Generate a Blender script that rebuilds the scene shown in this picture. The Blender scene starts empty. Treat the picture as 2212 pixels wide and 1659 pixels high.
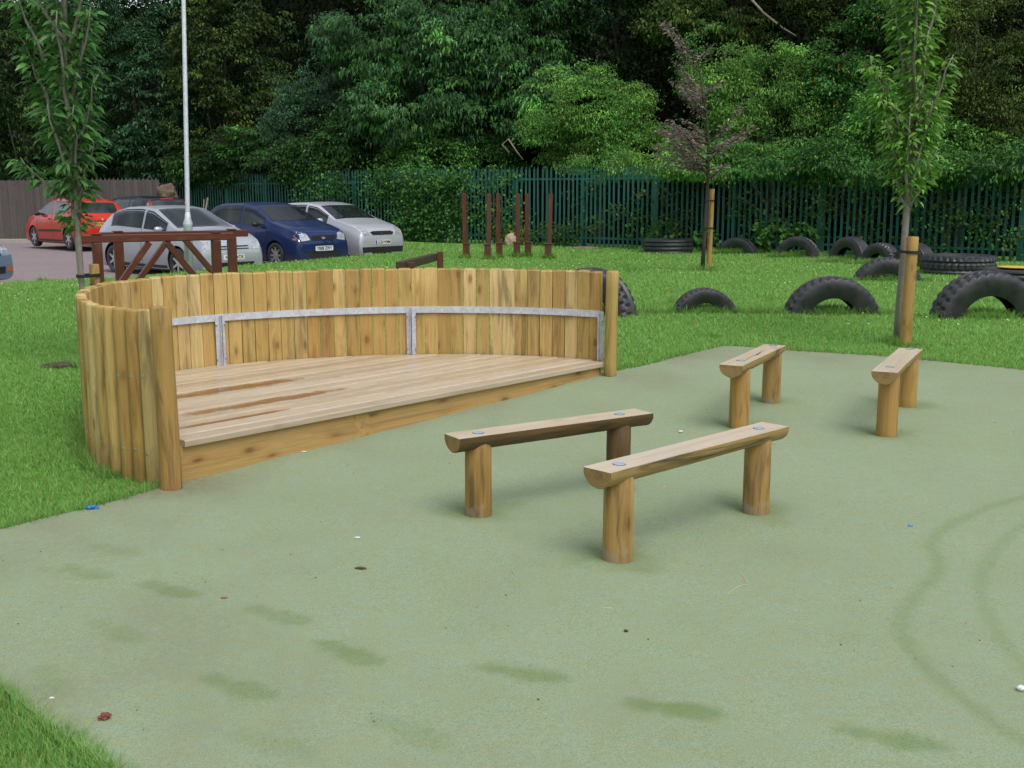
import bpy, bmesh, math, random
import numpy as np
from mathutils import Vector, Matrix, noise
from mathutils.bvhtree import BVHTree
from mathutils.geometry import delaunay_2d_cdt
PI = math.pi; R = math.radians
random.seed(7); rng = np.random.default_rng(11)
S = bpy.context.scene
COL = S.collection

# ------------------------------------------------------------ camera, sky, sun, exposure
CAM_H = 1.55; PITCH = 9.75; FPX = 2400.0
cd = bpy.data.cameras.new('camera'); cam = bpy.data.objects.new('camera', cd); COL.objects.link(cam)
cam.location = (0, 0, CAM_H); cam.rotation_euler = (R(90 - PITCH), 0, 0)
cd.sensor_width = 36; cd.lens = 36 * FPX / 2212; cd.clip_end = 2000; cd.clip_start = 0.05
S.camera = cam
SUN_EL, SUN_AZ = 58, 150            # azimuth measured clockwise from +Y
W = bpy.data.worlds.new('World'); S.world = W; W.use_nodes = True
nt = W.node_tree; nt.nodes.clear()
wo = nt.nodes.new('ShaderNodeOutputWorld'); bg = nt.nodes.new('ShaderNodeBackground')
sk = nt.nodes.new('ShaderNodeTexSky'); sk.sky_type = 'NISHITA'; sk.sun_disc = False
sk.sun_elevation = R(SUN_EL); sk.sun_rotation = R(SUN_AZ); sk.dust_density = 3; sk.air_density = 1.0
hs = nt.nodes.new('ShaderNodeHueSaturation'); hs.inputs['Saturation'].default_value = 0.42
tcw = nt.nodes.new('ShaderNodeTexCoord'); nzw = nt.nodes.new('ShaderNodeTexNoise')
nzw.inputs['Scale'].default_value = 3.5; nzw.inputs['Detail'].default_value = 5
mrw = nt.nodes.new('ShaderNodeMapRange'); mrw.inputs[1].default_value = .38; mrw.inputs[2].default_value = .66
mrw.inputs[3].default_value = .4; mrw.inputs[4].default_value = 1.9
mxw = nt.nodes.new('ShaderNodeVectorMath'); mxw.operation = 'SCALE'
nt.links.new(tcw.outputs['Generated'], nzw.inputs['Vector']); nt.links.new(nzw.outputs['Fac'], mrw.inputs[0])
nt.links.new(sk.outputs[0], hs.inputs['Color']); nt.links.new(hs.outputs[0], mxw.inputs[0])
nt.links.new(mrw.outputs[0], mxw.inputs['Scale']); nt.links.new(mxw.outputs[0], bg.inputs[0])
bg.inputs[1].default_value = 0.15; nt.links.new(bg.outputs[0], wo.inputs[0])
sl = bpy.data.lights.new('sun', 'SUN'); sl.energy = 0.7; sl.angle = R(34); sl.color = (1, .96, .9)
so = bpy.data.objects.new('sun', sl); COL.objects.link(so)
sd = Vector((math.sin(R(SUN_AZ)) * math.cos(R(SUN_EL)), math.cos(R(SUN_AZ)) * math.cos(R(SUN_EL)), math.sin(R(SUN_EL))))
so.rotation_euler = sd.to_track_quat('Z', 'Y').to_euler()
S.view_settings.view_transform = 'Standard'; S.view_settings.look = 'None'
S.view_settings.exposure = 0.38; S.view_settings.gamma = 1
S.render.engine = 'CYCLES'
S.cycles.max_bounces = 6; S.cycles.transparent_max_bounces = 4

# ------------------------------------------------------------ plan of the place
CP = [(-26, 13), (-9.5, 20.3), (-8.4, 21.5), (-6.4, 22.2), (-4.75, 24.8), (-3.45, 27.4), (-2.2, 29.2), (-2.5, 30.3),
      (-9.2, 39.5), (-11, 40.3), (-30, 40.3)]
CPZ = -0.22
def smooth(t): t = np.clip(t, 0, 1); return t * t * (3 - 2 * t)
def in_poly(x, y, P):
    x = np.asarray(x, float); y = np.asarray(y, float); r = np.zeros(x.shape, bool); n = len(P)
    for i in range(n):
        x0, y0 = P[i]; x1, y1 = P[(i + 1) % n]
        if y0 == y1: continue
        c = ((y0 > y) != (y1 > y)) & (x < (x1 - x0) * (y - y0) / (y1 - y0) + x0); r ^= c
    return r
def dist_poly(x, y, P, closed=True):
    x = np.asarray(x, float); y = np.asarray(y, float); d = np.full(x.shape, 1e9); n = len(P)
    for i in range(n if closed else n - 1):
        x0, y0 = P[i]; x1, y1 = P[(i + 1) % n]; dx, dy = x1 - x0, y1 - y0
        t = np.clip(((x - x0) * dx + (y - y0) * dy) / (dx * dx + dy * dy), 0, 1)
        d = np.minimum(d, np.hypot(x - x0 - t * dx, y - y0 - t * dy))
    return d
def gz(x, y):
    x = np.asarray(x, float); y = np.asarray(y, float)
    z = np.interp(y, [0, 5.9, 7.2, 8.7, 10.5, 12, 16, 20, 25, 90], [-.01, -.005, .05, .12, .17, .2, .2, .1, .0, 0])
    d = dist_poly(x, y, CP)
    f = smooth(d / 4.0); ze = np.interp(x, [-7.5, -5.6], [-.09, .05]); z = z * f + ze * (1 - f)
    ins = in_poly(x, y, CP)
    return np.where(ins, -.34, z)
def gzf(x, y): return float(gz(np.array([x]), np.array([y]))[0])
cp_, sp_ = math.cos(R(PITCH)), math.sin(R(PITCH))
def ray(u, v):
    a, b = u - 1106, 829.5 - v
    return Vector((a, FPX * cp_ + b * sp_, b * cp_ - FPX * sp_))
def at(u, v, y): d = ray(u, v); return Vector((0, 0, CAM_H)) + d * (y / d.y)
def atz(u, v, z): d = ray(u, v); return Vector((0, 0, CAM_H)) + d * ((z - CAM_H) / d.z)
def G(u, v):
    z = 0
    for _ in range(25):
        p = atz(u, v, z); z = .5 * z + .5 * gzf(p.x, p.y)
    return atz(u, v, z)

# ------------------------------------------------------------ object helpers
def tag(o, label=None, cat=None, group=None, kind=None):
    if label: o['label'] = label
    if cat: o['category'] = cat
    if group: o['group'] = group
    if kind: o['kind'] = kind
    return o
def empty(name, loc, rz=0, label=None, cat=None, group=None):
    o = bpy.data.objects.new(name, None); COL.objects.link(o); o.location = loc; o.rotation_euler = (0, 0, rz)
    o.empty_display_size = .2
    return tag(o, label, cat, group)
def children(o): return [c for c in bpy.data.objects if c.parent == o]
def copy_tree(o, parent=None):
    c = o.copy(); COL.objects.link(c); c.parent = parent
    for ch in children(o): copy_tree(ch, c)
    return c
class MB:
    def __init__(s): s.v = []; s.f = []; s.gc = []; s.rnd = []; s.m = []; s.sm = []
    def add(s, vf, M=None, mat=0, smooth=False, rnd=None):
        V, F = vf; n = len(s.v)
        if rnd is None: rnd = random.random()
        off = Vector((rnd * 7.3, rnd * 11.9, rnd * 37.7))
        for p in V:
            p = Vector(p); s.gc.append(tuple(p + off)); s.rnd.append(rnd)
            s.v.append(tuple(M @ p) if M is not None else tuple(p))
        for f in F: s.f.append(tuple(i + n for i in f)); s.m.append(mat); s.sm.append(smooth)
        return s
    def build(s, name, mats, parent=None, origin=None, extra=None):
        me = bpy.data.meshes.new(name)
        vs = s.v if origin is None else [tuple(Vector(p) - Vector(origin)) for p in s.v]
        me.from_pydata(vs, [], s.f)
        if not isinstance(mats, (list, tuple)): mats = [mats]
        for m in mats: me.materials.append(m)
        me.polygons.foreach_set('material_index', s.m); me.polygons.foreach_set('use_smooth', s.sm)
        a = me.attributes.new('gc', 'FLOAT_VECTOR', 'POINT'); a.data.foreach_set('vector', np.array(s.gc, dtype=np.float32).ravel())
        a = me.attributes.new('rnd', 'FLOAT', 'POINT'); a.data.foreach_set('value', np.array(s.rnd, dtype=np.float32))
        if extra:
            for k, arr in extra.items():
                a = me.attributes.new(k, 'FLOAT', 'POINT'); a.data.foreach_set('value', np.array(arr, dtype=np.float32))
        me.validate(); me.update()
        o = bpy.data.objects.new(name, me); COL.objects.link(o)
        if parent is not None: o.parent = parent
        if origin is not None and parent is None: o.location = origin
        return o
def loft(rings, cap=True, closed=True):
    n = len(rings[0]); V = [p for r in rings for p in r]; F = []
    for i in range(len(rings) - 1):
        for j in range(n if closed else n - 1):
            k = (j + 1) % n; F.append((i * n + j, i * n + k, (i + 1) * n + k, (i + 1) * n + j))
    if cap: F.append(tuple(reversed(range(n)))); F.append(tuple(range((len(rings) - 1) * n, len(rings) * n)))
    return V, F
def cyl(r, z0, z1, n=16, bev=.004, r1=None, wob=0, seed=0):
    r1 = r if r1 is None else r1; zs = [(z0, r - bev), (z0 + bev, r)]
    k = max(1, int((z1 - z0) / .12)) if wob else 1
    for i in range(1, k): zs.append((z0 + (z1 - z0) * i / k, r + (r1 - r) * i / k))
    zs += [(z1 - bev, r1), (z1, r1 - bev)]
    rings = []
    for z, rr in zs:
        ring = []
        for j in range(n):
            a = 2 * PI * j / n; q = rr * (1 + wob * noise.noise((math.cos(a) * 1.5 + seed, math.sin(a) * 1.5, z * 2.5)))
            ring.append((q * math.cos(a), q * math.sin(a), z))
        rings.append(ring)
    return loft(rings)
def prism(prof, z0, z1, bev=0):
    if bev:
        cx = sum(p[0] for p in prof) / len(prof); cy = sum(p[1] for p in prof) / len(prof)
        def sh(p): d = math.hypot(p[0] - cx, p[1] - cy) or 1; k = max(0, d - bev) / d; return (cx + (p[0] - cx) * k, cy + (p[1] - cy) * k)
        s = [sh(p) for p in prof]
        return loft([[(x, y, z0) for x, y in s], [(x, y, z0 + bev) for x, y in prof], [(x, y, z1 - bev) for x, y in prof], [(x, y, z1) for x, y in s]])
    return loft([[(x, y, z0) for x, y in prof], [(x, y, z1) for x, y in prof]])
def rect(sx, sy, b=.004):
    x, y = sx / 2, sy / 2
    return [(x - b, -y), (x, -y + b), (x, y - b), (x - b, y), (-x + b, y), (-x, y - b), (-x, -y + b), (-x + b, -y)]
def bar(p0, p1, sx, sy, bev=.004, up=(0, 0, 1), roll=0):
    """box beam from p0 to p1, returns (geometry, matrix): local z runs along it"""
    p0 = Vector(p0); p1 = Vector(p1); d = p1 - p0; L = d.length; z = d.normalized(); up = Vector(up)
    if abs(z.dot(up)) > .98: up = Vector((0, 1, 0))
    x = up.cross(z).normalized(); y = z.cross(x)
    M = Matrix.Translation(p0) @ Matrix((x, y, z)).transposed().to_4x4() @ Matrix.Rotation(roll, 4, 'Z')
    return prism(rect(sx, sy, bev), 0, L, bev), M
def tube(pts, rad, n=8, cap=True):
    rings = []; P = [Vector(p) for p in pts]; x = None
    for i, p in enumerate(P):
        t = (P[min(i + 1, len(P) - 1)] - P[max(i - 1, 0)]).normalized()
        if x is None: x = t.orthogonal().normalized()
        x = (x - t * x.dot(t)).normalized(); y = t.cross(x); r = rad[i] if isinstance(rad, (list, tuple)) else rad
        rings.append([tuple(p + x * r * math.cos(2 * PI * j / n) + y * r * math.sin(2 * PI * j / n)) for j in range(n)])
    return loft(rings, cap)
def lathe(prof, n=24, axis='Z', closed=False):
    rings = []
    for r, z in prof:
        rings.append([(r * math.cos(2 * PI * j / n), r * math.sin(2 * PI * j / n), z) for j in range(n)])
    if closed: rings.append(rings[0])
    return loft(rings, cap=not closed)
def T(x, y, z): return Matrix.Translation((x, y, z))
def RX(a): return Matrix.Rotation(a, 4, 'X')
def RY(a): return Matrix.Rotation(a, 4, 'Y')
def RZ(a): return Matrix.Rotation(a, 4, 'Z')
def npmesh(name, V, F, mat, col=None, parent=None, uvl=None, smooth=False):
    """fast mesh from arrays; F is (m,3) or (m,4)"""
    me = bpy.data.meshes.new(name); V = np.asarray(V, np.float32); F = np.asarray(F, np.int32); k = F.shape[1]
    me.vertices.add(len(V)); me.vertices.foreach_set('co', V.ravel())
    me.loops.add(F.size); me.loops.foreach_set('vertex_index', F.ravel())
    me.polygons.add(len(F)); me.polygons.foreach_set('loop_start', np.arange(0, F.size, k, dtype=np.int32))
    me.polygons.foreach_set('loop_total', np.full(len(F), k, np.int32))
    if smooth: me.polygons.foreach_set('use_smooth', np.ones(len(F), bool))
    me.update(calc_edges=True)
    if col is not None:
        a = me.attributes.new('col', 'FLOAT_COLOR', 'POINT'); c4 = np.ones((len(V), 4), np.float32); c4[:, :3] = col
        a.data.foreach_set('color', c4.ravel())
    me.materials.append(mat)
    o = bpy.data.objects.new(name, me); COL.objects.link(o)
    if parent is not None: o.parent = parent
    return o

# ------------------------------------------------------------ materials
class NT:
    def __init__(s, name):
        s.m = bpy.data.materials.new(name); s.m.use_nodes = True; s.t = s.m.node_tree; s.t.nodes.clear()
        s.out = s.t.nodes.new('ShaderNodeOutputMaterial'); s.b = s.t.nodes.new('ShaderNodeBsdfPrincipled')
        s.t.links.new(s.b.outputs[0], s.out.inputs[0])
    def n(s, k, **kw):
        x = s.t.nodes.new('ShaderNode' + k)
        for a, b in kw.items(): setattr(x, a, b)
        return x
    def L(s, a, b): s.t.links.new(a, b)
    def set(s, sock, v):
        if isinstance(v, bpy.types.NodeSocket): s.L(v, sock)
        elif isinstance(v, (tuple, list)) and len(v) == 3 and sock.type == 'RGBA': sock.default_value = (*v, 1)
        else: sock.default_value = v
    def attr(s, name, out='Vector'): x = s.n('Attribute', attribute_name=name); return x.outputs[out]
    def obj(s): return s.n('TexCoord').outputs['Object']
    def scale(s, v, k):
        x = s.n('VectorMath', operation='MULTIPLY'); s.set(x.inputs[0], v); x.inputs[1].default_value = k; return x.outputs[0]
    def noise(s, v, sc, det=3, rough=.55, dist=0, out='Fac'):
        x = s.n('TexNoise'); s.set(x.inputs['Vector'], v); x.inputs['Scale'].default_value = sc
        x.inputs['Detail'].default_value = det; x.inputs['Roughness'].default_value = rough; x.inputs['Distortion'].default_value = dist
        return x.outputs[out]
    def voro(s, v, sc, out='Distance', feat='F1'):
        x = s.n('TexVoronoi', feature=feat); s.set(x.inputs['Vector'], v); x.inputs['Scale'].default_value = sc; return x.outputs[out]
    def mr(s, v, a, b, c=0, d=1):
        x = s.n('MapRange'); s.set(x.inputs[0], v); x.inputs[1].default_value = a; x.inputs[2].default_value = b
        x.inputs[3].default_value = c; x.inputs[4].default_value = d; return x.outputs[0]
    def mix(s, f, a, b, mode='MIX'):
        x = s.n('Mix', data_type='RGBA', blend_type=mode); s.set(x.inputs[0], f); s.set(x.inputs[6], a); s.set(x.inputs[7], b); return x.outputs[2]
    def math(s, op, a, b=0):
        x = s.n('Math', operation=op); s.set(x.inputs[0], a); s.set(x.inputs[1], b); return x.outputs[0]
    def bump(s, h, st=.3, d=.01):
        x = s.n('Bump'); s.set(x.inputs['Height'], h); x.inputs['Strength'].default_value = st; x.inputs['Distance'].default_value = d
        s.L(x.outputs[0], s.b.inputs['Normal'])
    def fin(s, col, rough=.6, **kw):
        s.set(s.b.inputs['Base Color'], col); s.set(s.b.inputs['Roughness'], rough)
        for k, v in kw.items(): s.set(s.b.inputs[k.replace('_', ' ')], v)
        return s.m
def plain(name, col, rough=.5, var=.12, sc=14, bump=0, **kw):
    t = NT(name); o = t.obj(); f = t.noise(o, sc, 4)
    c = t.mix(f, tuple(x * (1 - var) for x in col), tuple(min(1, x * (1 + var)) for x in col))
    if bump: t.bump(t.noise(o, sc * 6, 3), bump, .004)
    return t.fin(c, rough, **kw)
def wood(name, tones, rough=.62, mould=0.0, knots=1.0, pale=0.0, wet=False, spec=.4, pith=(0, 0, 0), foot=None, grime=0, dark=(.28, .15, .05), mid=(.33, .19, .06), shade=(.20, .10, .03)):
    t = NT(name); gc = t.attr('gc'); rnd = t.attr('rnd', 'Fac')
    ramp = t.n('ValToRGB'); t.L(rnd, ramp.inputs[0]); cr = ramp.color_ramp
    while len(cr.elements) < len(tones): cr.elements.new(.5)
    for i, c in enumerate(tones): cr.elements[i].position = i / (len(tones) - 1); cr.elements[i].color = (*c, 1)
    base = ramp.outputs[0]
    warp = t.noise(t.scale(gc, (9, 9, 1.1)), 1, 3, .5, 0, 'Color')
    wv = t.n('VectorMath', operation='MULTIPLY_ADD'); t.L(warp, wv.inputs[0]); wv.inputs[1].default_value = (.09, .09, 0); t.L(gc, wv.inputs[2])
    broad = t.noise(t.scale(wv.outputs[0], (26, 26, 1.2)), 1, 3, .5)
    fine = t.noise(t.scale(wv.outputs[0], (170, 170, 4.5)), 1, 3, .6)
    c = t.mix(t.mr(broad, .35, .65), t.mix(.55, base, shade, 'MULTIPLY'), base)
    c = t.mix(t.mr(broad, .3, .7, .5, 1), t.mix(.5, base, mid), base)
    c = t.mix(t.mr(fine, .35, .6, .55, 0), c, t.mix(.5, c, dark))
    hue = t.noise(t.scale(gc, (34, 34, .9)), 1, 3, .5, .4)
    c = t.mix(t.mr(hue, .53, .72, 0, .5), c, t.mix(1.0, c, (.86, .62, .42), 'MULTIPLY'))
    c = t.mix(t.mr(hue, .48, .33, 0, .5), c, t.mix(1.0, c, (.66, .74, .42), 'MULTIPLY'))
    if knots:
        kd = t.voro(t.scale(wv.outputs[0], (8, 8, 3.6)), 1.0)
        kk = t.mr(kd, .08, .17, 1, 0); c = t.mix(t.math('MULTIPLY', kk, .75 * knots), c, (.14, .065, .02))
        ring = t.mr(kd, .17, .32, .3 * knots, 0); c = t.mix(ring, c, (.30, .16, .05))
    if mould:
        mo = t.noise(t.scale(gc, (14, 14, 1.6)), 1, 5, .6, 1.0)
        c = t.mix(t.mr(mo, .52, .68, 0, mould), c, (.045, .035, .02))
    if pale:
        pn = t.noise(t.scale(gc, (20, 20, 1.0)), 1, 4, .6)
        c = t.mix(t.math('MULTIPLY', t.mr(pn, .3, .7, pale * .6, pale * 1.2), t.mr(t.math('FRACT', t.math('MULTIPLY', rnd, 7.3)), 0, 1, .3, 1)), c, (.68, .62, .52))
    r = rough
    if wet:
        o = t.obj(); tot = None
        for (cx, cy, ang, rx, ry) in wet:
            mp = t.n('Mapping', vector_type='TEXTURE'); t.L(o, mp.inputs[0]); mp.inputs['Location'].default_value = (cx, cy, 0)
            mp.inputs['Rotation'].default_value = (0, 0, ang); mp.inputs['Scale'].default_value = (rx, ry, 1e3)
            ln = t.n('VectorMath', operation='LENGTH'); t.L(mp.outputs[0], ln.inputs[0])
            nn = t.math('ADD', ln.outputs['Value'], t.mr(t.noise(t.scale(o, (6, 6, 6)), 1, 3), .3, .7, -.25, .25))
            k = t.mr(nn, .6, 1.05, 1, 0); tot = k if tot is None else t.math('MAXIMUM', tot, k)
        c = t.mix(t.math('MULTIPLY', tot, .95), c, (.21, .09, .022)); r = t.mr(tot, 0, 1, rough, .12)
    if grime:
        g = t.n('SeparateXYZ'); t.L(t.obj(), g.inputs[0]); gn = t.math('ADD', g.outputs[2], t.mr(t.noise(t.scale(t.obj(), (14, 14, 3)), 1, 4), .3, .7, -.12, .12))
        c = t.mix(t.mr(gn, grime - .2, grime, .6, 0), c, t.mix(1.0, c, (.42, .42, .32), 'MULTIPLY'))
    if foot:   # pale worn and dirty base of a post
        g = t.n('SeparateXYZ'); t.L(t.obj(), g.inputs[0])
        fn = t.math('ADD', g.outputs[2], t.mr(t.noise(t.obj(), 9, 4), .3, .7, -.07, .07))
        c = t.mix(t.mr(fn, foot - .03, foot, .55, 0), c, (.36, .31, .26))
    t.bump(t.math('ADD', fine, t.math('MULTIPLY', broad, .6)), .35, .003)
    return t.fin(c, r, **{'Specular IOR Level': spec})
def leafmat(name, rough=.45, trans=.25, spec=.35):
    t = NT(name); c = t.attr('col', 'Color'); t.fin(c, rough, **{'Specular IOR Level': spec})
    tr = t.n('BsdfTranslucent'); hs = t.n('HueSaturation'); t.L(c, hs.inputs['Color']); hs.inputs['Value'].default_value = 1.3
    t.L(hs.outputs[0], tr.inputs[0]); ms = t.n('MixShader'); ms.inputs[0].default_value = trans
    t.L(t.b.outputs[0], ms.inputs[1]); t.L(tr.outputs[0], ms.inputs[2]); t.L(ms.outputs[0], t.out.inputs[0])
    return t.m
def paint(name, col, metal=.0, flake=True):
    t = NT(name); o = t.obj(); f = t.noise(o, 3, 3)
    c = t.mix(f, tuple(x * .92 for x in col), tuple(min(1, x * 1.05) for x in col))
    dz = t.n('SeparateXYZ'); t.L(o, dz.inputs[0])
    dirt = t.math('MULTIPLY', t.mr(dz.outputs[2], .2, .55, .5, 0), t.noise(o, 6, 4))
    c = t.mix(dirt, c, (.09, .085, .075))
    return t.fin(c, .42, Metallic=metal, **{'Coat Weight': .6, 'Coat Roughness': .05, 'Specular IOR Level': .25})
YEL = [(.38, .24, .07), (.62, .43, .15), (.46, .28, .075), (.72, .55, .26), (.42, .31, .09), (.66, .46, .17), (.50, .36, .12)]
M = {}
M['log'] = wood('treated_pine', YEL, mould=.5, grime=.22)
M['post'] = wood('brown_pine', [(.38, .23, .065), (.46, .30, .10), (.40, .23, .065)], mould=.65, knots=1, foot=.05)
M['postd'] = wood('stained_dark_pine', [(.06, .04, .02), (.085, .055, .025)], mould=.9, knots=.5, foot=.02)
M['seat'] = wood('bench_side_pine', [(.36, .25, .09), (.42, .30, .12)], mould=.9, knots=.6)
M['seatt'] = wood('bench_top_pine', [(.54, .43, .28), (.66, .55, .40)], pale=.55, knots=.6, mould=.3, rough=.4, spec=.5)
def endgrain():
    t = NT('end_grain'); g = t.n('SeparateXYZ'); t.L(t.obj(), g.inputs[0]); z = t.math('SUBTRACT', g.outputs[2], .425)
    d = t.math('SQRT', t.math('ADD', t.math('MULTIPLY', g.outputs[1], g.outputs[1]), t.math('MULTIPLY', z, z)))
    w = t.math('SINE', t.math('ADD', t.math('MULTIPLY', d, 900), t.math('MULTIPLY', t.noise(t.obj(), 18, 3), 9)))
    c = t.mix(t.mr(w, -.6, .9), (.40, .27, .10), (.20, .115, .035)); c = t.mix(t.mr(t.noise(t.obj(), 25, 4), .5, .75, 0, .6), c, (.10, .07, .03)); return t.fin(c, .75)
M['endgrain'] = endgrain()
M['fascia'] = wood('fascia_pine', [(.50, .33, .12), (.55, .36, .14)], mould=.3, knots=1.2)
M['stake'] = wood('stake_pine', [(.50, .31, .09), (.44, .27, .08)], mould=.5, knots=.8)
M['brown'] = wood('stained_timber', dark=(.045, .012, .008), mid=(.10, .03, .018), shade=(.4, .25, .2), tones=[(.105, .026, .016), (.13, .034, .02), (.09, .024, .014)], mould=.3, knots=.4, rough=.4)
M['brownp'] = wood('weathered_stained_timber', dark=(.045, .012, .008), mid=(.10, .03, .018), shade=(.4, .25, .2), tones=[(.12, .045, .028), (.10, .036, .022)], mould=.3, knots=.3)
M['sleeper'] = wood('old_dark_timber', dark=(.03, .02, .015), mid=(.06, .045, .035), shade=(.5, .4, .35), tones=[(.075, .05, .038), (.06, .04, .03)], mould=.4, knots=.3)
M['greyboard'] = wood('grey_fence_board', dark=(.05, .043, .042), mid=(.085, .075, .073), shade=(.6, .55, .55), tones=[(.10, .088, .088), (.125, .11, .108), (.088, .078, .078), (.14, .122, .118)], mould=.35, knots=.3, rough=.85)
def galv():
    t = NT('galvanised_steel'); o = t.obj(); v = t.voro(o, 45, 'Color'); s = t.n('SeparateXYZ'); t.L(v, s.inputs[0])
    c = t.mix(s.outputs[0], (.52, .55, .62), (.66, .70, .77)); c = t.mix(t.mr(t.noise(o, 9, 4), .4, .7, 0, .35), c, (.34, .36, .38))
    return t.fin(c, .5, Metallic=.2)
M['galv'] = galv()
M['steel'] = plain('zinc_bolt', (.45, .46, .47), .35, Metallic=.9)
M['green'] = plain('green_fence_paint', (.014, .118, .094), .45, .3, 5)
M['galvold'] = plain('dull_galvanised', (.15, .15, .16), .6, .2, 20)
M['rust'] = plain('rusty_collar', (.10, .055, .035), .8, .3, 30)
M['black'] = plain('black_plastic', (.018, .018, .019), .5, .2)
M['dark'] = plain('dark_underside', (.008, .008, .008), .9, .2)
M['strap'] = plain('black_rubber_strap', (.015, .015, .018), .6)
def rubbertyre():
    t = NT('tyre_rubber'); o = t.obj(); f = t.noise(o, 7, 5, .6)
    c = t.mix(t.mr(f, .35, .7), (.016, .017, .021), (.042, .043, .05)); c = t.mix(t.mr(t.noise(o, 3, 5, .65), .5, .7, 0, .5), c, (.075, .065, .052)); t.bump(t.noise(o, 90, 3), .2, .003)
    return t.fin(c, t.mr(f, .3, .7, .32, .5), **{'Specular IOR Level': .6})
M['tyre'] = rubbertyre()
M['rim'] = plain('alloy_rim', (.62, .63, .65), .35, Metallic=.8)
def glass():
    t = NT('dark_car_glass'); o = t.obj(); f = t.noise(o, 2.2, 4)
    return t.fin(t.mix(t.mr(f, .4, .65), (.006, .010, .011), (.03, .045, .042)), .04, **{'Specular IOR Level': .55})
M['glass'] = glass()
M['screen'] = plain('windscreen_glass', (.012, .018, .018), .05, .5, 2.5, **{'Specular IOR Level': 1.0, 'Coat Weight': .5, 'Coat Roughness': .03})
M['lamp'] = plain('headlamp_glass', (.55, .58, .60), .12, .5, 30, Metallic=.55)
M['white'] = plain('white_plate', (.72, .72, .68), .4, .04)
M['yplate'] = plain('yellow_plate', (.72, .50, .03), .4, .04)
M['amber'] = plain('amber_lens', (.5, .13, .01), .2)
M['redl'] = plain('red_lens', (.45, .01, .012), .15)
M['chrome'] = plain('chrome', (.7, .7, .7), .1, Metallic=1.0)
M['blueplate'] = plain('plate_blue_band', (.01, .08, .35), .4)
M['bark'] = plain('young_bark', (.23, .205, .175), .8, .35, 30, .5)
M['barkd'] = plain('dark_bark', (.05, .038, .03), .85, .4, 30, .5)
M['barkp'] = plain('pale_dead_branch', (.30, .26, .21), .8, .3, 12, .4)
M['leaf'] = leafmat('leaf_green'); M['leafg'] = leafmat('grass_blade', .55, .35, .2)
M['leafbg'] = leafmat('wood_leaf', .55, .18, .2)
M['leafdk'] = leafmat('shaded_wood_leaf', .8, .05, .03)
M['cap'] = plain('sky_tinted_water', (.42, .58, .74), .06, .2, 60, **{'Specular IOR Level': .9})  # pale blue paints the sky's reflection on water in the bolt holes
M['caprim'] = plain('dark_hole_rim', (.09, .06, .035), .7)
def rubber():
    t = NT('green_rubber_crumb'); o = t.obj(); st = t.attr('stain_shade', 'Fac')
    a = t.noise(o, 1.3, 4, .6); b = t.noise(t.scale(o, (1, 1.0, 1)), 38, 3, .7); g = t.noise(o, 210, 2, .7); g2 = t.noise(o, 420, 1)
    c = t.mix(t.mr(a, .3, .7), (.245, .325, .185), (.285, .365, .235))
    m1 = t.noise(t.scale(o, (1, 1.6, 1)), 9, 4, .65)
    c = t.mix(t.mr(m1, .48, .68, 0, .6), c, (.29, .315, .15)); c = t.mix(t.mr(m1, .5, .32, 0, .55), c, (.235, .345, .265))
    c = t.mix(t.mr(b, .35, .68, .0, .6), c, (.26, .30, .15))
    c = t.mix(t.mr(g, .50, .68, 0, .7), c, (.38, .43, .30)); c = t.mix(t.mr(g, .30, .44, .75, 0), c, (.09, .17, .13))
    vv = t.voro(o, 22); c = t.mix(t.mr(vv, .035, .06, .85, 0), c, (.05, .09, .085))
    c = t.mix(t.math('MULTIPLY', t.attr('dirt', 'Fac'), t.mr(t.noise(o, 30, 3), .3, .6, .5, 1)), c, (.215, .215, .135))
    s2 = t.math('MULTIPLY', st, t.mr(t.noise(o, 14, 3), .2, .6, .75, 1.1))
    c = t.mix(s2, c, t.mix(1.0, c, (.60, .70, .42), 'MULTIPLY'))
    t.bump(t.math('ADD', g, t.math('MULTIPLY', b, 1.4)), .5, .006)
    return t.fin(c, .88, **{'Specular IOR Level': .25})
M['rubber'] = rubber()
def turf():
    t = NT('turf_soil'); o = t.obj(); a = t.noise(o, .7, 4, .6); b = t.noise(o, 9, 4, .65); g = t.noise(o, 85, 3, .7)
    c = t.mix(t.mr(a, .3, .7), (.12, .29, .045), (.16, .37, .065)); c = t.mix(t.mr(b, .4, .75, 0, .5), c, (.21, .33, .09))
    c = t.mix(t.mr(g, .25, .5, .5, 0), c, (.05, .12, .02)); t.bump(g, .6, .02)
    return t.fin(c, .9, **{'Specular IOR Level': .1})
M['turf'] = turf()
def tarmac():
    t = NT('car_park_paving'); o = t.obj(); mp = t.n('Mapping'); t.L(o, mp.inputs[0]); mp.inputs['Rotation'].default_value = (0, 0, .85)
    br = t.n('TexBrick'); t.L(mp.outputs[0], br.inputs[0]); br.inputs['Scale'].default_value = 5; br.inputs['Mortar Size'].default_value = .012
    br.inputs['Color1'].default_value = (.24, .195, .20, 1); br.inputs['Color2'].default_value = (.29, .235, .235, 1); br.inputs['Mortar'].default_value = (.15, .12, .12, 1)
    n = t.noise(o, .8, 4); c = t.mix(t.mr(n, .35, .7, 0, .45), br.outputs[0], (.19, .155, .16)); return t.fin(c, .85)
M['paving'] = tarmac()
M['kerb'] = plain('kerb_concrete', (.36, .33, .29), .85, .2, 8, .3)
M['soil'] = plain('bare_soil', (.07, .06, .035), .95, .4, 12, .8)
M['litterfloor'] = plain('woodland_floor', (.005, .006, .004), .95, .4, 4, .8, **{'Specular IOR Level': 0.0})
M['heap'] = plain('dry_brush_heap', (.13, .095, .065), .9, .5, 9, .8)

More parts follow.
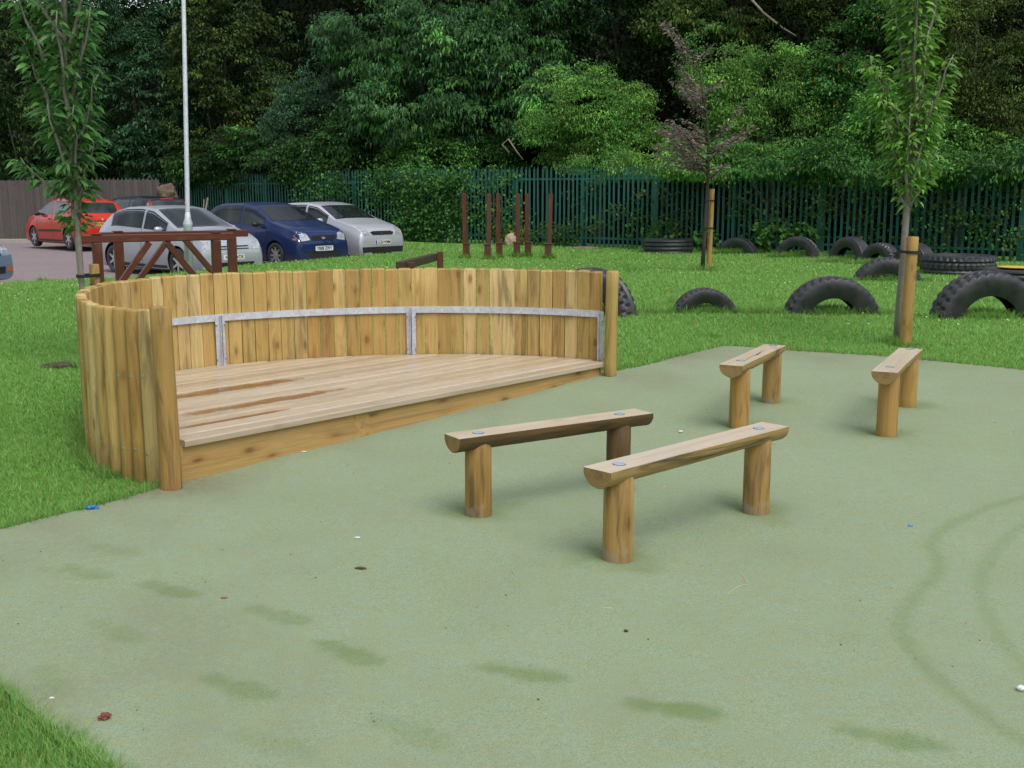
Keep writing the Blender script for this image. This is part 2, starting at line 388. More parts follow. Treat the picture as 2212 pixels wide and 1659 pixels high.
# ------------------------------------------------------------ ground, car park
def heightgrid(name, xs, ys, zf, mat, mask=None):
    X, Y = np.meshgrid(xs, ys); Z = zf(X.ravel(), Y.ravel()); V = np.stack([X.ravel(), Y.ravel(), Z], 1)
    nx, ny = len(xs), len(ys); i = np.arange((nx - 1) * (ny - 1)); r, c = i // (nx - 1), i % (nx - 1); a = r * nx + c
    F = np.stack([a, a + 1, a + nx + 1, a + nx], 1)
    return npmesh(name, V, F, mat, smooth=True)
xs = np.concatenate([[-400, -120, -50], np.arange(-28, 22, .22), [40, 110, 400]])
ys = np.concatenate([[-400, -100, -20], np.arange(-4, 46, .22), [80, 200, 500]])
FL = [(30, 11.8), (11.5, 25.3), (0.1, 33.6), (-9.0, 41.0), (-16, 46.7), (-30, 58)]     # line of the green fence
def behind(x, y):
    x = np.asarray(x, float); P = FL[::-1]
    return y - np.interp(x, [p[0] for p in P], [p[1] for p in P])
tag(heightgrid('ground', xs, ys, lambda x, y: gz(x, y), M['turf']), kind='structure')
hx = np.arange(-60, 50, 1.0); hy = np.arange(12, 110, 1.0)
def hz(x, y):
    d = behind(x, y) * .76 - 2.2
    wob = np.array([noise.noise((a * .15, b * .15, 0)) for a, b in zip(x, y)])
    return np.where(d > 0, np.minimum(d * .62, 17) + wob * .6 * np.clip(d, 0, 1), -.6 + d * .01)
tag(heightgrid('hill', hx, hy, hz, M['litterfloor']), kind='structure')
mb = MB(); mb.add(([(x, y, CPZ) for x, y in CP], [tuple(range(len(CP)))]))
tag(mb.build('car_park', M['paving']), kind='structure')
mb = MB()
for i in range(len(CP) - 1):
    if i == len(CP) - 1: continue
    a, b = Vector((*CP[i], CPZ + .04)), Vector((*CP[i + 1], CPZ + .04))
    g, mt = bar(a, b, .11, .2, .012); mb.add(g, mt)
tag(mb.build('kerb', M['kerb']), kind='structure')

# ------------------------------------------------------------ rubber surface with damp marks, post-base stain and painted contact shade
edge_px = [(-60, 1162), (0, 1150), (90, 1127), (180, 1106), (270, 1082), (350, 1058), (400, 1000), (700, 930), (1000, 860), (1250, 800), (1325, 806),
           (1385, 794), (1440, 780), (1500, 765), (1560, 751), (1605, 752), (1700, 759), (1800, 766), (1950, 776), (2080, 790), (2212, 803), (2420, 826)]
RUB = [tuple(G(u, v)[:2]) for u, v in edge_px] + [(9, 3), (7, 1), (1, .3)] + [tuple(G(u, v)[:2]) for u, v in
      [(330, 1790), (290, 1715), (235, 1660), (165, 1612), (100, 1572), (55, 1538), (0, 1497), (-60, 1455)]] + [(-2.2, 3.3), (-2.75, 3.9)]
FOOT = [(180, 1243, -.5), (360, 1280, -.5), (248, 1195, -.5), (245, 1370, -.6), (598, 1338, -.5), (750, 1418, -.6), (510, 1495, -.5),
        (105, 1480, -1.0), (1125, 1462, -.35), (880, 1590, -.6), (1450, 1540, -.25), (1920, 1605, -.35), (590, 1620, -.4), (130, 1245, -.4)]
POSTS = [(1334, 1214), (1632, 1110), (1034, 1116), (1335, 1020), (1595, 926), (1665, 871), (1914, 944), (1958, 880)]
def clean(P):
    pts = []
    for i in range(len(P)):
        a, b = Vector(P[i]), Vector(P[(i + 1) % len(P)]); n = max(1, int((b - a).length / .12)); nrm = Vector((-(b - a).y, (b - a).x)).normalized()
        for k in range(n):
            q = a.lerp(b, k / n); w = .012 * noise.noise((q.x * 6, q.y * 6, 0)); pts.append(q + nrm * w)
    return pts
def gridpts(x0, x1, y0, y1, st):
    X, Y = np.meshgrid(np.arange(x0, x1, st), np.arange(y0, y1, st)); return np.stack([X.ravel(), Y.ravel()], 1)
rp = clean(RUB)
gp = np.concatenate([gridpts(-3.4, 3.6, 2.0, 5.6, .034), gridpts(-4, 8, 5.6, 12, .09), gridpts(3.6, 7, 2, 5.6, .15), gridpts(-3, 3.6, .4, 2, .12)])
RP = [tuple(p) for p in rp]
ok = in_poly(gp[:, 0], gp[:, 1], RP) & (dist_poly(gp[:, 0], gp[:, 1], RP) > .03); gp = gp[ok]
gp += rng.normal(0, .002, gp.shape)
allp = [Vector(p) for p in rp] + [Vector((float(a), float(b))) for a, b in gp]
nb = len(rp)
vv, _, ff, _, _, _ = delaunay_2d_cdt(allp, [(i, (i + 1) % nb) for i in range(nb)], [], 1, 1e-5)
VX = np.array([[p.x, p.y] for p in vv]); VZ = gz(VX[:, 0], VX[:, 1])
wv = np.array([noise.noise((a * 1.7, b * 1.7, 3)) * .008 + noise.noise((a * 5, b * 3, 9)) * .0025 for a, b in VX])
st = np.zeros(len(VX))
def spot(cx, cy, ang, rx, ry, k, pw=1.0):
    dx, dy = VX[:, 0] - cx, VX[:, 1] - cy; c, s = math.cos(ang), math.sin(ang)
    q = np.hypot((dx * c + dy * s) / rx, (-dx * s + dy * c) / ry)
    return k * smooth((1.25 - q) / .5)
for i, (u, v, a) in enumerate(FOOT):
    p = G(u, v); k = [.45, .55, .25, .35, .5, .65, .55, .3, .65, .3, .75, .65, .25, .2][i] * 1.0
    c, s = math.cos(a), math.sin(a)
    st = np.maximum(st, spot(p.x + .055 * c, p.y + .055 * s, a, .105, .055, k)); st = np.maximum(st, spot(p.x - .085 * c, p.y - .085 * s + .012, a, .06, .042, k * .9))
for line, k in (([(2230, 1075), (2130, 1103), (2060, 1135), (2020, 1165), (2012, 1190), (2030, 1225), (2020, 1250), (1985, 1285), (1950, 1330), (1945, 1370), (1965, 1410),
             (2010, 1460), (2080, 1520), (2160, 1580), (2240, 1630)], .42),
             ([(2250, 1120), (2190, 1155), (2145, 1200), (2120, 1245), (2118, 1290), (2135, 1345), (2170, 1400), (2230, 1470)], .32)):
    pl = [tuple(G(u, v)[:2]) for u, v in line]; d = dist_poly(VX[:, 0], VX[:, 1], pl, False); st = np.maximum(st, k * smooth((.045 - d) / .035))
for u, v in POSTS:  # dark algae halo round each bench post, deepened with painted contact shade
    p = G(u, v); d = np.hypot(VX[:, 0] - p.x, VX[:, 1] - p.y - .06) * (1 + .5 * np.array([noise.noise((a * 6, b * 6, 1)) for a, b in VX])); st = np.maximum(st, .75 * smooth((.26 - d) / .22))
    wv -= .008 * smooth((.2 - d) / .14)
F3 = np.array([f for f in ff if len(f) == 3])
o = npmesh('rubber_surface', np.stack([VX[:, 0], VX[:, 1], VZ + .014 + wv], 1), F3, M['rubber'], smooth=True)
a = o.data.attributes.new('stain_shade', 'FLOAT', 'POINT'); a.data.foreach_set('value', st.astype(np.float32))
de = dist_poly(VX[:, 0], VX[:, 1], RP); nzd = np.array([noise.noise((a * 1.3, b * 1.3, 7)) + .5 * noise.noise((a * 4, b * 4, 2)) for a, b in VX])
dirt = np.clip(np.exp(-de / .5) * (.5 + .8 * nzd) + .25 * np.clip(nzd, 0, 1), 0, 1)
a = o.data.attributes.new('dirt', 'FLOAT', 'POINT'); a.data.foreach_set('value', dirt.astype(np.float32))
tag(o, kind='structure')

# ------------------------------------------------------------ the stage
PL = [(-1.88, 5.83), (-2.28, 6.15), (-2.57, 6.7), (-2.73, 7.3), (-2.71, 7.85), (-2.48, 8.27), (-2.1, 8.6), (-1.54, 8.9), (-.83, 9.09), (-.1, 9.06), (.4, 8.91), (.80, 8.70)]
def catmull(P, n=40):
    out = []; P = [Vector(p) for p in P]; Q = [P[0] * 2 - P[1]] + P + [P[-1] * 2 - P[-2]]
    for i in range(1, len(Q) - 2):
        a, b, c, d = Q[i - 1:i + 3]
        for k in range(n):
            t = k / n; out.append(.5 * ((2 * b) + (c - a) * t + (2 * a - 5 * b + 4 * c - d) * t * t + (3 * b - a - 3 * c + d) * t ** 3))
    out.append(P[-1]); return out
ARC = catmull(PL)
cum = [0]
for i in range(1, len(ARC)): cum.append(cum[-1] + (ARC[i] - ARC[i - 1]).length)
def arc_at(s):
    i = int(np.searchsorted(cum, s)); i = min(max(i, 1), len(ARC) - 1); f = (s - cum[i - 1]) / (cum[i] - cum[i - 1]); p = ARC[i - 1].lerp(ARC[i], f)
    t = (ARC[i] - ARC[i - 1]).normalized(); return p, t, Vector((-t.y, t.x))    # third: outward normal
CEN = Vector((-.95, 7.35)); SO = Vector((-.95, 7.35, 0))
stage = empty('timber_stage', SO, 0, 'round timber stage with pale deck boards and curved log back wall beside the green surface', 'stage')
TOPZ = .945; pitch = .105; nlog = int(cum[-1] / pitch)
def logprof(w, d):
    pr = [(-w / 2, .0), (w / 2, .0)]
    for k in range(0, 9): a = PI * k / 8; pr.append((w / 2 * math.cos(a), .008 + d * math.sin(a)))
    return [pr[0], pr[1]] + pr[2:]
for i in range(nlog):
    s = (i + .5) * cum[-1] / nlog
    if s < .02 or s > cum[-1] - .09: continue
    p, t, n = arc_at(s)
    if n.dot(p - CEN) < 0: n = -n
    x = Vector((n.y, -n.x)); g0 = gzf(p.x, p.y)
    w = cum[-1] / nlog - random.choice([.003, .004, .006, .008]); rings = []; pr = logprof(w, .055)
    top = TOPZ + random.uniform(-.005, .005); sl_ = random.uniform(-.04, .04); inset = .01
    zz = [g0 - .05, .2, .45, .7, top - .012, top - .004, top]
    for z in zz:
        k = 1 if z < top - .01 else (.96 if z < top else .88)
        bow = .0018 * math.sin(z * 3 + i)
        rings.append([(px * k + bow, (py - .02) * (k if py > .02 else 1) + .02 + (.008 if (k < 1 and py < .02) else 0), z + (px * sl_ if z > top - .03 else 0)) for px, py in pr])
    m = MB(); Mt = Matrix.Translation((p.x - SO.x, p.y - SO.y, 0)) @ Matrix((x.to_3d(), n.to_3d(), Vector((0, 0, 1)))).transposed().to_4x4()
    m.add(loft(rings), Mt, 0, True)
    for bz in (.585, .175):
        m.add(cyl(.011, 0, .008, 8, .002), Mt @ T(0, .055, bz + random.uniform(-.008, .008)) @ RX(-PI / 2), 1)
        m.add(cyl(.017, 0, .002, 10, .0005), Mt @ T(0, .0545, bz) @ RX(-PI / 2), 2)
    o = m.build('half_log', [M['log'], M['steel'], M['dark']], stage)
    md = o.modifiers.new('es', 'EDGE_SPLIT'); md.split_angle = R(45)
e2 = Vector((.70 + 1.78, 8.66 - 5.85)).normalized(); n2 = Vector((-e2.y, e2.x)); A0 = Vector((-1.78, 5.85))
for (px, py, r, nm) in ((-1.80, 5.70, .056, ''), (.77, 8.645, .05, '')):
    m = MB(); g0 = gzf(px, py); m.add(cyl(r, g0 - .08, .975 if px < 0 else .955, 24, .008, r * .97, .05, px), T(px - SO.x, py - SO.y, 0) @ (RY(-.010) if px < 0 else RY(.012)), 0, True, rnd=.22 if px < 0 else .7)
    o = m.build('end_post', M['post'] if px < 0 else M['log'], stage); o.modifiers.new('es', 'EDGE_SPLIT').split_angle = R(50)
# deck boards, cut to the curve
inner = [Vector((p.x, p.y)) for p in ARC]
ST = [((p - A0).dot(e2), (p - A0).dot(n2)) for p in inner]
def srange(tt):
    xs_ = []
    for i in range(len(ST) - 1):
        (s0, t0), (s1, t1) = ST[i], ST[i + 1]
        if (t0 - tt) * (t1 - tt) <= 0 and t0 != t1: xs_.append(s0 + (s1 - s0) * (tt - t0) / (t1 - t0))
    return (min(xs_), max(xs_)) if len(xs_) > 1 else None
tmax = max(t for s, t in ST); t0 = -.03; bw = .145; k = 0; DZ = .24; deckm = MB()
while t0 < tmax - .03:
    t1 = min(t0 + bw - random.choice([.009, .012, .014, .018]), tmax - .02); ra = srange(max(t0, .06)) or (0, 3.75); rb = srange(max(t1, .07))
    if rb is None: break
    if k == 0: ra = (-.02, 3.77); rb = (-.02, 3.77)
    ins = .014
    a0, a1, b0, b1 = ra[0] + ins, ra[1] - ins, rb[0] + ins, rb[1] - ins; N = 14; zt = DZ + random.uniform(-.0015, .0015); V = []; F = []
    if k < 2: a0, b0 = max(a0, .0), max(b0, .0)
    for j in range(N + 1):
        f = j / N; sa, sb = a0 + (a1 - a0) * f, b0 + (b1 - b0) * f; bev = .007
        sec = [(sa, t0, zt - .035), (sa, t0, zt - bev), (sa + (sb - sa) * .05, t0 + bev, zt), (sb - (sb - sa) * .05, t1 - bev, zt), (sb, t1, zt - bev), (sb, t1, zt - .035)]
        V += sec
    for j in range(N):
        for q in range(6): r_ = (q + 1) % 6; F.append((j * 6 + q, (j + 1) * 6 + q, (j + 1) * 6 + r_, j * 6 + r_))
    F.append(tuple(range(6))); F.append(tuple(reversed(range(N * 6, N * 6 + 6))))
    rr = random.random(); n0 = len(deckm.v)
    for (s_, t_, z_) in V:
        q = A0 + e2 * s_ + n2 * t_; deckm.v.append((q.x - SO.x, q.y - SO.y, z_)); deckm.gc.append((t_ + rr * 9, z_, s_ + rr * 30)); deckm.rnd.append(rr)
    for f in F: deckm.f.append(tuple(i + n0 for i in f)); deckm.m.append(0); deckm.sm.append(False)
    t0 += bw; k += 1
def loc2(u, v): p = atz(u, v, DZ); return p.x - SO.x, p.y - SO.y
ang = math.atan2(e2.y, e2.x)
w1 = loc2(480, 843); w2 = loc2(575, 868); w3 = loc2(500, 905)
M['deck'] = wood('deck_pine', [(.42, .32, .19), (.54, .43, .28), (.36, .27, .16), (.60, .50, .36)], rough=.33, pale=.5, knots=.6, mould=.35, spec=.5,
                 wet=[(w1[0], w1[1], ang, .72, .105), (w2[0], w2[1], ang, .72, .085), (w3[0], w3[1], ang, .45, .03)])
deckm.build('deck', M['deck'], stage)
m = MB(); V = []; N = 30
for j in range(N + 1):
    s_ = -.05 + 3.78 * j / N; q = A0 + e2 * s_ + n2 * .0; g0 = gzf(q.x, q.y) - .03
    for (tt, z) in ((0, g0), (0, .203), (.035, .203), (.035, g0)): w_ = A0 + e2 * s_ + n2 * tt; V.append((w_.x - SO.x, w_.y - SO.y, z))
F = []
for j in range(N):
    for q in range(4): F.append((j * 4 + q, (j + 1) * 4 + q, (j + 1) * 4 + (q + 1) % 4, j * 4 + (q + 1) % 4))
F += [(0, 1, 2, 3), (N * 4 + 3, N * 4 + 2, N * 4 + 1, N * 4)]
n0 = 0
for p in V: m.v.append(p); m.gc.append((p[2] * 1.0, 0, (p[0] ** 2 + p[1] ** 2) ** .5 * (1 if p[0] > 0 else -1))); m.rnd.append(.4)
for f in F: m.f.append(f); m.m.append(0); m.sm.append(False)
m.build('fascia_board', M['fascia'], stage)
m = MB()
for tt in (.5, 1.1, 1.6):
    r_ = srange(tt); a_ = A0 + e2 * (r_[0] + .1) + n2 * tt; b_ = A0 + e2 * (r_[1] - .1) + n2 * tt
    g, mt = bar((a_.x - SO.x, a_.y - SO.y, .13), (b_.x - SO.x, b_.y - SO.y, .15), .05, .1); m.add(g, mt)
m.build('joist', M['sleeper'], stage)
# steel rail: curved strips and angle uprights
def near_s(u, v, z):
    q = atz(u, v, z).to_2d(); return min(range(len(ARC)), key=lambda i: (ARC[i] - q).length)
sU = [cum[-1] - .115, cum[near_s(890, 763, DZ)], cum[near_s(483, 790, DZ)]]
sU.append(sU[2] - (sU[1] - sU[2])); sU.append(.1)
def inpt(s, off): p, t, n = arc_at(s); n = n if n.dot(p - CEN) > 0 else -n; return Vector((p.x - n.x * off - SO.x, p.y - n.y * off - SO.y, 0)), t, n
for a_, b_ in zip(sU[:-1], sU[1:]):
    if b_ < .05: b_ = .1
    V = []; N = 22; F = []
    for j in range(N + 1):
        s_ = a_ + (b_ - a_) * j / N; p, t, n = inpt(s_, 0)
        for off, z in ((.012, .582), (.012, .628), (.002, .628), (.002, .634), (.017, .634), (.017, .582)):
            V.append((p.x - n.x * off, p.y - n.y * off, z))
    for j in range(N):
        for q in range(6): F.append((j * 6 + q, j * 6 + (q + 1) % 6, (j + 1) * 6 + (q + 1) % 6, (j + 1) * 6 + q))
    F += [tuple(reversed(range(6))), tuple(range(N * 6, N * 6 + 6))]
    MB().add((V, F)).build('steel_rail', M['galv'], stage)
for i, s_ in enumerate(sU[:-1]):
    m = MB(); p, t, n = inpt(s_, .02); x = Vector((t.x, t.y, 0)); Mt = Matrix.Translation((p.x, p.y, 0)) @ Matrix((x, n.to_3d(), Vector((0, 0, 1)))).transposed().to_4x4()
    sides = (-1, 1) if i else (1,)
    for sgn in sides:
        m.add(prism([(sgn * .002, -.004), (sgn * .038, -.004), (sgn * .038, .002), (sgn * .007, .002), (sgn * .007, .0), (sgn * .002, .0)] if sgn > 0 else
                    [(sgn * .002, -.004), (sgn * .002, .0), (sgn * .007, .0), (sgn * .007, .002), (sgn * .038, .002), (sgn * .038, -.004)], DZ + .002, .630), Mt)
        m.add(prism(rect(.005, .036, .001), DZ + .002, .626), Mt @ T(sgn * .006, -.02, 0))
        for bz in (.29, .555):
            m.add(cyl(.008, 0, .018, 8, .002), Mt @ T(sgn * .036, -.004, bz) @ RX(PI / 2), 1)
    m.build('rail_bracket', [M['galv'], M['steel']], stage)

# ------------------------------------------------------------ half-log benches
def bench(pl, pr_, endl, endr, label, mats, h=.43, r=.079, rp_=.065):
    pl = G(*pl)
    pr_ = G(*pr_); d = (pr_ - pl); d.z = 0; L = d.length; az = math.atan2(d.y, d.x); gm = (gzf(pl.x, pl.y) + gzf(pr_.x, pr_.y)) / 2
    mid = (pl + pr_) / 2; root = empty('log_bench', (mid.x, mid.y, gm), az, label, 'bench', 'half-log benches on the green surface')
    ea = atz(*endl, gm + h); eb = atz(*endr, gm + h); D = Vector((math.cos(az), math.sin(az), 0)); x0 = (ea - mid).dot(D); x1 = (eb - mid).dot(D)
    pf = [(-r, .0), (r, .0)]
    pf = [(-r * .97, 0), (r * .97, 0)]
    for k in range(1, 12): a = -PI * k / 12; pf.append((r * math.cos(a), r * .95 * math.sin(a) - .004))
    rings = []; N = 16
    for j in range(N + 1):
        f = j / N; x = x0 + (x1 - x0) * f; ring = []
        if j == 0: rings.append([(px * .985, py * .97 - .0015, x - .003) for px, py in pf])
        for px, py in pf:
            w = 1 + .06 * noise.noise((x * 2.2 + x0 * 5, px * 8, 0)) + .015 * math.sin(x * 5 + x0)
            ring.append((px * w, py * (1 + .07 * noise.noise((x * 2.5, px * 6, x1))) if py < -.003 else py, x))
        rings.append(ring)
    rings.append([(px * .985, py * .97 - .0015, x1 + .003) for px, py in pf])
    V, F = loft(rings); n = len(pf)
    # canonical z is the length; turn to local x
    Mt = T(0, 0, h) @ Matrix(((0, 0, 1, 0), (-1, 0, 0, 0), (0, 1, 0, 0), (0, 0, 0, 1)))
    m = MB(); m.add((V, F), Mt, 0, True)
    for fi, f in enumerate(m.f):
        vs = [V[i] for i in f]
        if len(f) == 4 and all(abs(q[1]) < .003 for q in vs): m.m[fi] = 1; m.sm[fi] = False
        if len(f) > 4: m.m[fi] = 2; m.sm[fi] = False
    o = m.build('seat', [mats[0], M['seatt'], M['endgrain']], root); o.modifiers.new('es', 'EDGE_SPLIT').split_angle = R(38)
    for sgn, mt in ((-1, mats[1]), (1, mats[2])):
        g0 = gzf(*(mid + D * sgn * L / 2)[:2]) - gm
        m = MB(); m.add(cyl(rp_, g0 - .08, h - .035, 24, .004, rp_ * .98, .035, sgn + x0), T(0, 0, 0), 0, True)
        o = m.build('leg', mt, root); o.location = (sgn * L / 2, 0, 0); o.modifiers.new('es', 'EDGE_SPLIT').split_angle = R(50)
        m = MB(); m.add(cyl(.0285, -.001, .0022, 20, .0006), T(sgn * L / 2, .0, h), 0); m.add(cyl(.026, .0, .0036, 20, .0008), T(sgn * L / 2, 0, h), 1)
        m.build('hole_water', [M['caprim'], M['cap']], root)
    return root
bench((1334, 1214), (1632, 1110), (1238, 1002), (1697, 920), 'nearest half-log bench on two thick brown posts, in front of the other three benches', (M['seat'], M['post'], M['post']))
bench((1034, 1116), (1335, 1062), (972, 940), (1354, 878), 'half-log bench with a dark mouldy side and one blackened post, nearest to the stage', (M['postd'], M['post'], M['postd']), h=.418)
cb = bench((1595, 926), (1665, 871), (1587, 789), (1677, 745), 'short-looking bench with a long crack in its top, behind the nearest bench', (M['seat'], M['stake'], M['post']))
bench((1914, 944), (1958, 880), (1915, 803), (1958, 752), 'half-log bench seen end on, below the young tree staked at the lawn edge', (M['seat'], M['stake'], M['stake']))
# crack in the third bench
bpy.context.view_layer.update(); zb3 = cb.location.z + .43; inv = Matrix.LocRotScale(cb.location, cb.rotation_euler, None).inverted()
m = MB(); Q = [inv @ atz(u, v, zb3) for u, v in [(1603, 783), (1614, 776), (1628, 768), (1636, 766), (1644, 760), (1656, 753)]]
m.add(tube([(q.x, q.y, .4285) for q in Q], [.001, .003, .003, .006, .003, .001], 6)); m.build('crack', M['dark'], cb)

# ------------------------------------------------------------ tyres
def tyre_mesh(Rr, w, n=108, rib=5):
    prof = []; tr = 11
    for k in range(tr): y = -w / 2 + w * k / (tr - 1); prof.append((y, Rr - .012 * (abs(2 * y / w) ** 3), 1 + k))
    ri = Rr * .56
    side = [(w * .53, Rr * .93), (w * .56, Rr * .84), (w * .54, Rr * .73), (w * .46, Rr * .63), (w * .40, ri), (w * .36, ri), (w * .42, Rr * .66), (w * .47, Rr * .76), (w * .44, Rr * .88)]
    for y, r in side: prof.append((y, r, 0))
    for y, r in reversed(side): prof.append((-y, r, 0))
    rings = []
    for i in range(n):
        a = 2 * PI * i / n; ring = []
        for y, r, k in prof:
            if k:
                kk = k - 1
                if rib == 5: g = kk in (3, 7); lug = (i % 3 == 0 and kk in (0, 1, 9, 10)) or ((i + 1) % 3 == 0 and 4 <= kk <= 6)
                else: g = kk in (2, 5, 8); lug = False
                if g or lug: r -= .024
            ring.append((r * math.cos(a), y, r * math.sin(a)))
        rings.append(ring)
    rings.append(rings[0]); V, F = loft(rings, cap=False)
    m = MB(); m.add((V, F), None, 0, True); return m
tm1 = tyre_mesh(.53, .27, rib=5).build('tyre', M['tyre']); tm2 = tyre_mesh(.53, .27, rib=4).build('tyre', M['tyre'])
for o in (tm1, tm2): o.modifiers.new('es', 'EDGE_SPLIT').split_angle = R(28)
used = set()
def tyre(u, vb, wpx, kind, rz, label, src=tm1, hpx=None, flat=False, scl=1, y=None, dz=0, rad_=None):
    g = G(u, vb); sc = FPX / g.y * 1.0; Rw = wpx / 2 / sc
    o = src if src not in used else src.copy()
    if o is not src: COL.objects.link(o)
    used.add(src)
    if flat:
        s = Rw / .53; o.scale = (s, s, s); o.rotation_euler = (PI / 2, 0, rz); yy = g.y + Rw * .9
        o.location = (g.x * yy / g.y, yy, gzf(g.x, yy) + .14 * s + dz)
    else:
        H = hpx / sc; rad = (Rw * Rw + H * H) / (2 * H) if H < Rw else Rw; rad = rad_ or rad; s = rad / .53 * scl; o.scale = (s, s, s)
        o.rotation_euler = (R(dz), 0, R(rz)); o.location = (g.x, g.y + .1, gzf(g.x, g.y) + H - rad * scl)
    tag(o, label, 'tyre', 'old lorry tyres set in the lawn')
TY = 'black lorry tyre'
tyre(1442, 549, 112, 'f', .3, 'grooved black tyre lying flat by the green fence, left of the staked purple tree', tm2, flat=True)
tyre(1594, 549, 104, 'a', -30, 'half-buried tyre standing at the fence just right of the staked purple tree', tm1, 36, rad_=.55)
tyre(1724, 557, 100, 'a', -34, 'half-buried tyre by the fence, second to the right of the purple tree', tm1, 46, rad_=.54)
tyre(1838, 568, 82, 'a', -62, 'half-buried tyre turned partly away, third to the right of the purple tree', tm2, 56, rad_=.54)
tyre(1905, 573, 78, 'a', -66, 'half-buried blocky tyre turned away behind a larger tyre, left of the right-hand stake', tm1, 48, rad_=.52)
tyre(1978, 577, 80, 'a', -70, 'half-buried tyre hidden behind the trunk of the right-hand staked tree', tm2, 52, rad_=.54)
tyre(1920, 609, 148, 'a', -6, 'half-buried tyre passing behind the right-hand staked trunk, in the middle row', tm1, 52)
tyre(2066, 597, 162, 'f', .1, 'flat black tyre with blocky tread lying on the lawn right of the stake', tm1, flat=True)
yt = (2185, 622)
tyre(2190, 628, 160, 'f', .8, 'flat tyre with a yellow disc on it at the right edge, behind a big arch', tm2, flat=True)
tyre(2137, 688, 238, 'a', 4, 'largest half-buried tyre arch at the right edge of the lawn', tm1, 102)
tyre(1800, 680, 206, 'a', 2, 'wide half-buried tyre arch left of the right-hand stake, nearest row', tm1, 82)
tyre(1524, 677, 142, 'a', 6, 'low half-buried tyre arch between the stage and the wide arch', tm1, 54)
tyre(1276, 679, 128, 'a', -40, 'half-buried tyre standing close behind the right end post of the stage', tm1, 100, rad_=.56)
# yellow paint ring lying on the flat tyre
g = G(2190, 628); yy = g.y + .62; m = MB(); c0 = (g.x * yy / g.y, yy, gzf(g.x, yy) + .29)
m.add(cyl(.24, 0, .012, 36, .003))
tag(m.build('yellow_disc', plain('yellow_paint', (.62, .45, .06), .6), origin=None), 'faded yellow disc on top of the flat tyre at the right edge', 'disc').location = c0

# ------------------------------------------------------------ brown trim-trail pieces
def truss(u0, v0y, u1, v1y, label):
    """post - beam - post frame with two diagonal braces; (u, y) are sight line and distance of each post"""
    pa = at(u0, 700, v0y); pb = at(u1, 700, v1y); pa.z = gzf(pa.x, pa.y); pb.z = gzf(pb.x, pb.y); d = pb - pa; d.z = 0; L = d.length; az = math.atan2(d.y, d.x)
    gm = (pa.z + pb.z) / 2; root = empty('parallel_bar', ((pa.x + pb.x) / 2, (pa.y + pb.y) / 2, gm), az, label, 'play frame', 'brown timber frames behind the stage')
    h = .86; e = .22
    m = MB(); g, mt = bar((-L / 2 - e, 0, h - .045), (L / 2 + e, 0, h - .045), .10, .09, .008); m.add(g, mt); m.build('top_beam', M['brown'], root)
    for sx in (-1, 1):
        m = MB(); g, mt = bar((sx * L / 2, 0, -.1), (sx * L / 2, 0, h - .092), .105, .105, .006); m.add(g, mt)
        m.add(prism(rect(.112, .112, .004), 0, .012), T(sx * L / 2, 0, h + .002), 1)
        m.build('post', [M['brown'], M['brownp']], root)
        m = MB(); g, mt = bar((sx * (L / 2 - .06), .0, .03), (sx * .10, .0, h - .1), .075, .07, .005); m.add(g, mt); m.build('brace', M['brown'], root)
truss(220, 13.3, 474, 14.0, 'nearer of two brown timber frames behind the stage, with posts and slanting braces')
truss(266, 14.3, 508, 15.1, 'farther of two brown timber frames behind the stage, in front of the silver car')
pa = at(868, 562, 16.9); pb = at(938, 540, 20.3); ga = gzf(pa.x, pa.y); gb = gzf(pb.x, pb.y)
root = empty('balance_beam', (pa.x, pa.y, ga), 0, 'low dark timber balance beam on short posts behind the middle of the stage', 'balance beam')
def rel(p, r=None): return Vector(p) - Vector((pa.x, pa.y, ga))
a_ = rel((pa.x, pa.y, ga + .29)); b_ = rel((pb.x, pb.y, gb + .31)); dd = (b_ - a_).normalized()
m = MB(); g, mt = bar(a_ - dd * .18, b_ + dd * .08, .13, .13, .008); m.add(g, mt); m.build('beam', M['sleeper'], root)
for q in (a_ + dd * .1, b_ - dd * .1):
    m = MB(); g, mt = bar((q.x + .12, q.y, -.15), (q.x + .12, q.y, .33), .11, .11, .006); m.add(g, mt); m.build('post', M['brownp'], root)
for i, (u, v, tz, sgn, tilt) in enumerate([(1005, 559.5, 262, 1, -.012), (1056, 561.5, 265, -1, .008), (1076, 557.5, 252, 1, 0), (1119, 556, 250, -1, 0), (1138, 555.5, 248, 1, 0), (1186, 559.5, 258, -1, .018)]):
    p = G(u, v); lab = ['leftmost tall brown post of the row before the green fence', 'second tall brown post from the left, set a little nearer', 'third tall brown post from the left, with a collar',
                        'fourth tall brown post, greyish face, left of a close pair', 'fifth tall brown post, right one of the close pair', 'rightmost tall brown post, standing apart from the rest'][i]
    r_ = empty('tall_post', p, 0, lab, 'post', 'six tall brown posts with foot blocks'); r_.rotation_euler = (0, tilt, 0)
    H = 1.53; m = MB(); m.add(prism(rect(.105, .105, .006), -.1, H, .006)); m.build('shaft', M['brown'] if i in (0, 2, 4) else M['brownp'], r_)
    m = MB(); m.add(prism(rect(.055, .10, .005), -.1, .35, .004), T(sgn * .081, 0, 0)); m.build('foot_block', M['brownp'], r_)
    m = MB(); m.add(prism(rect(.19, .14, .012), 0, .028, .006), T(sgn * .045, 0, .352)); m.build('collar', M['rust'], r_)

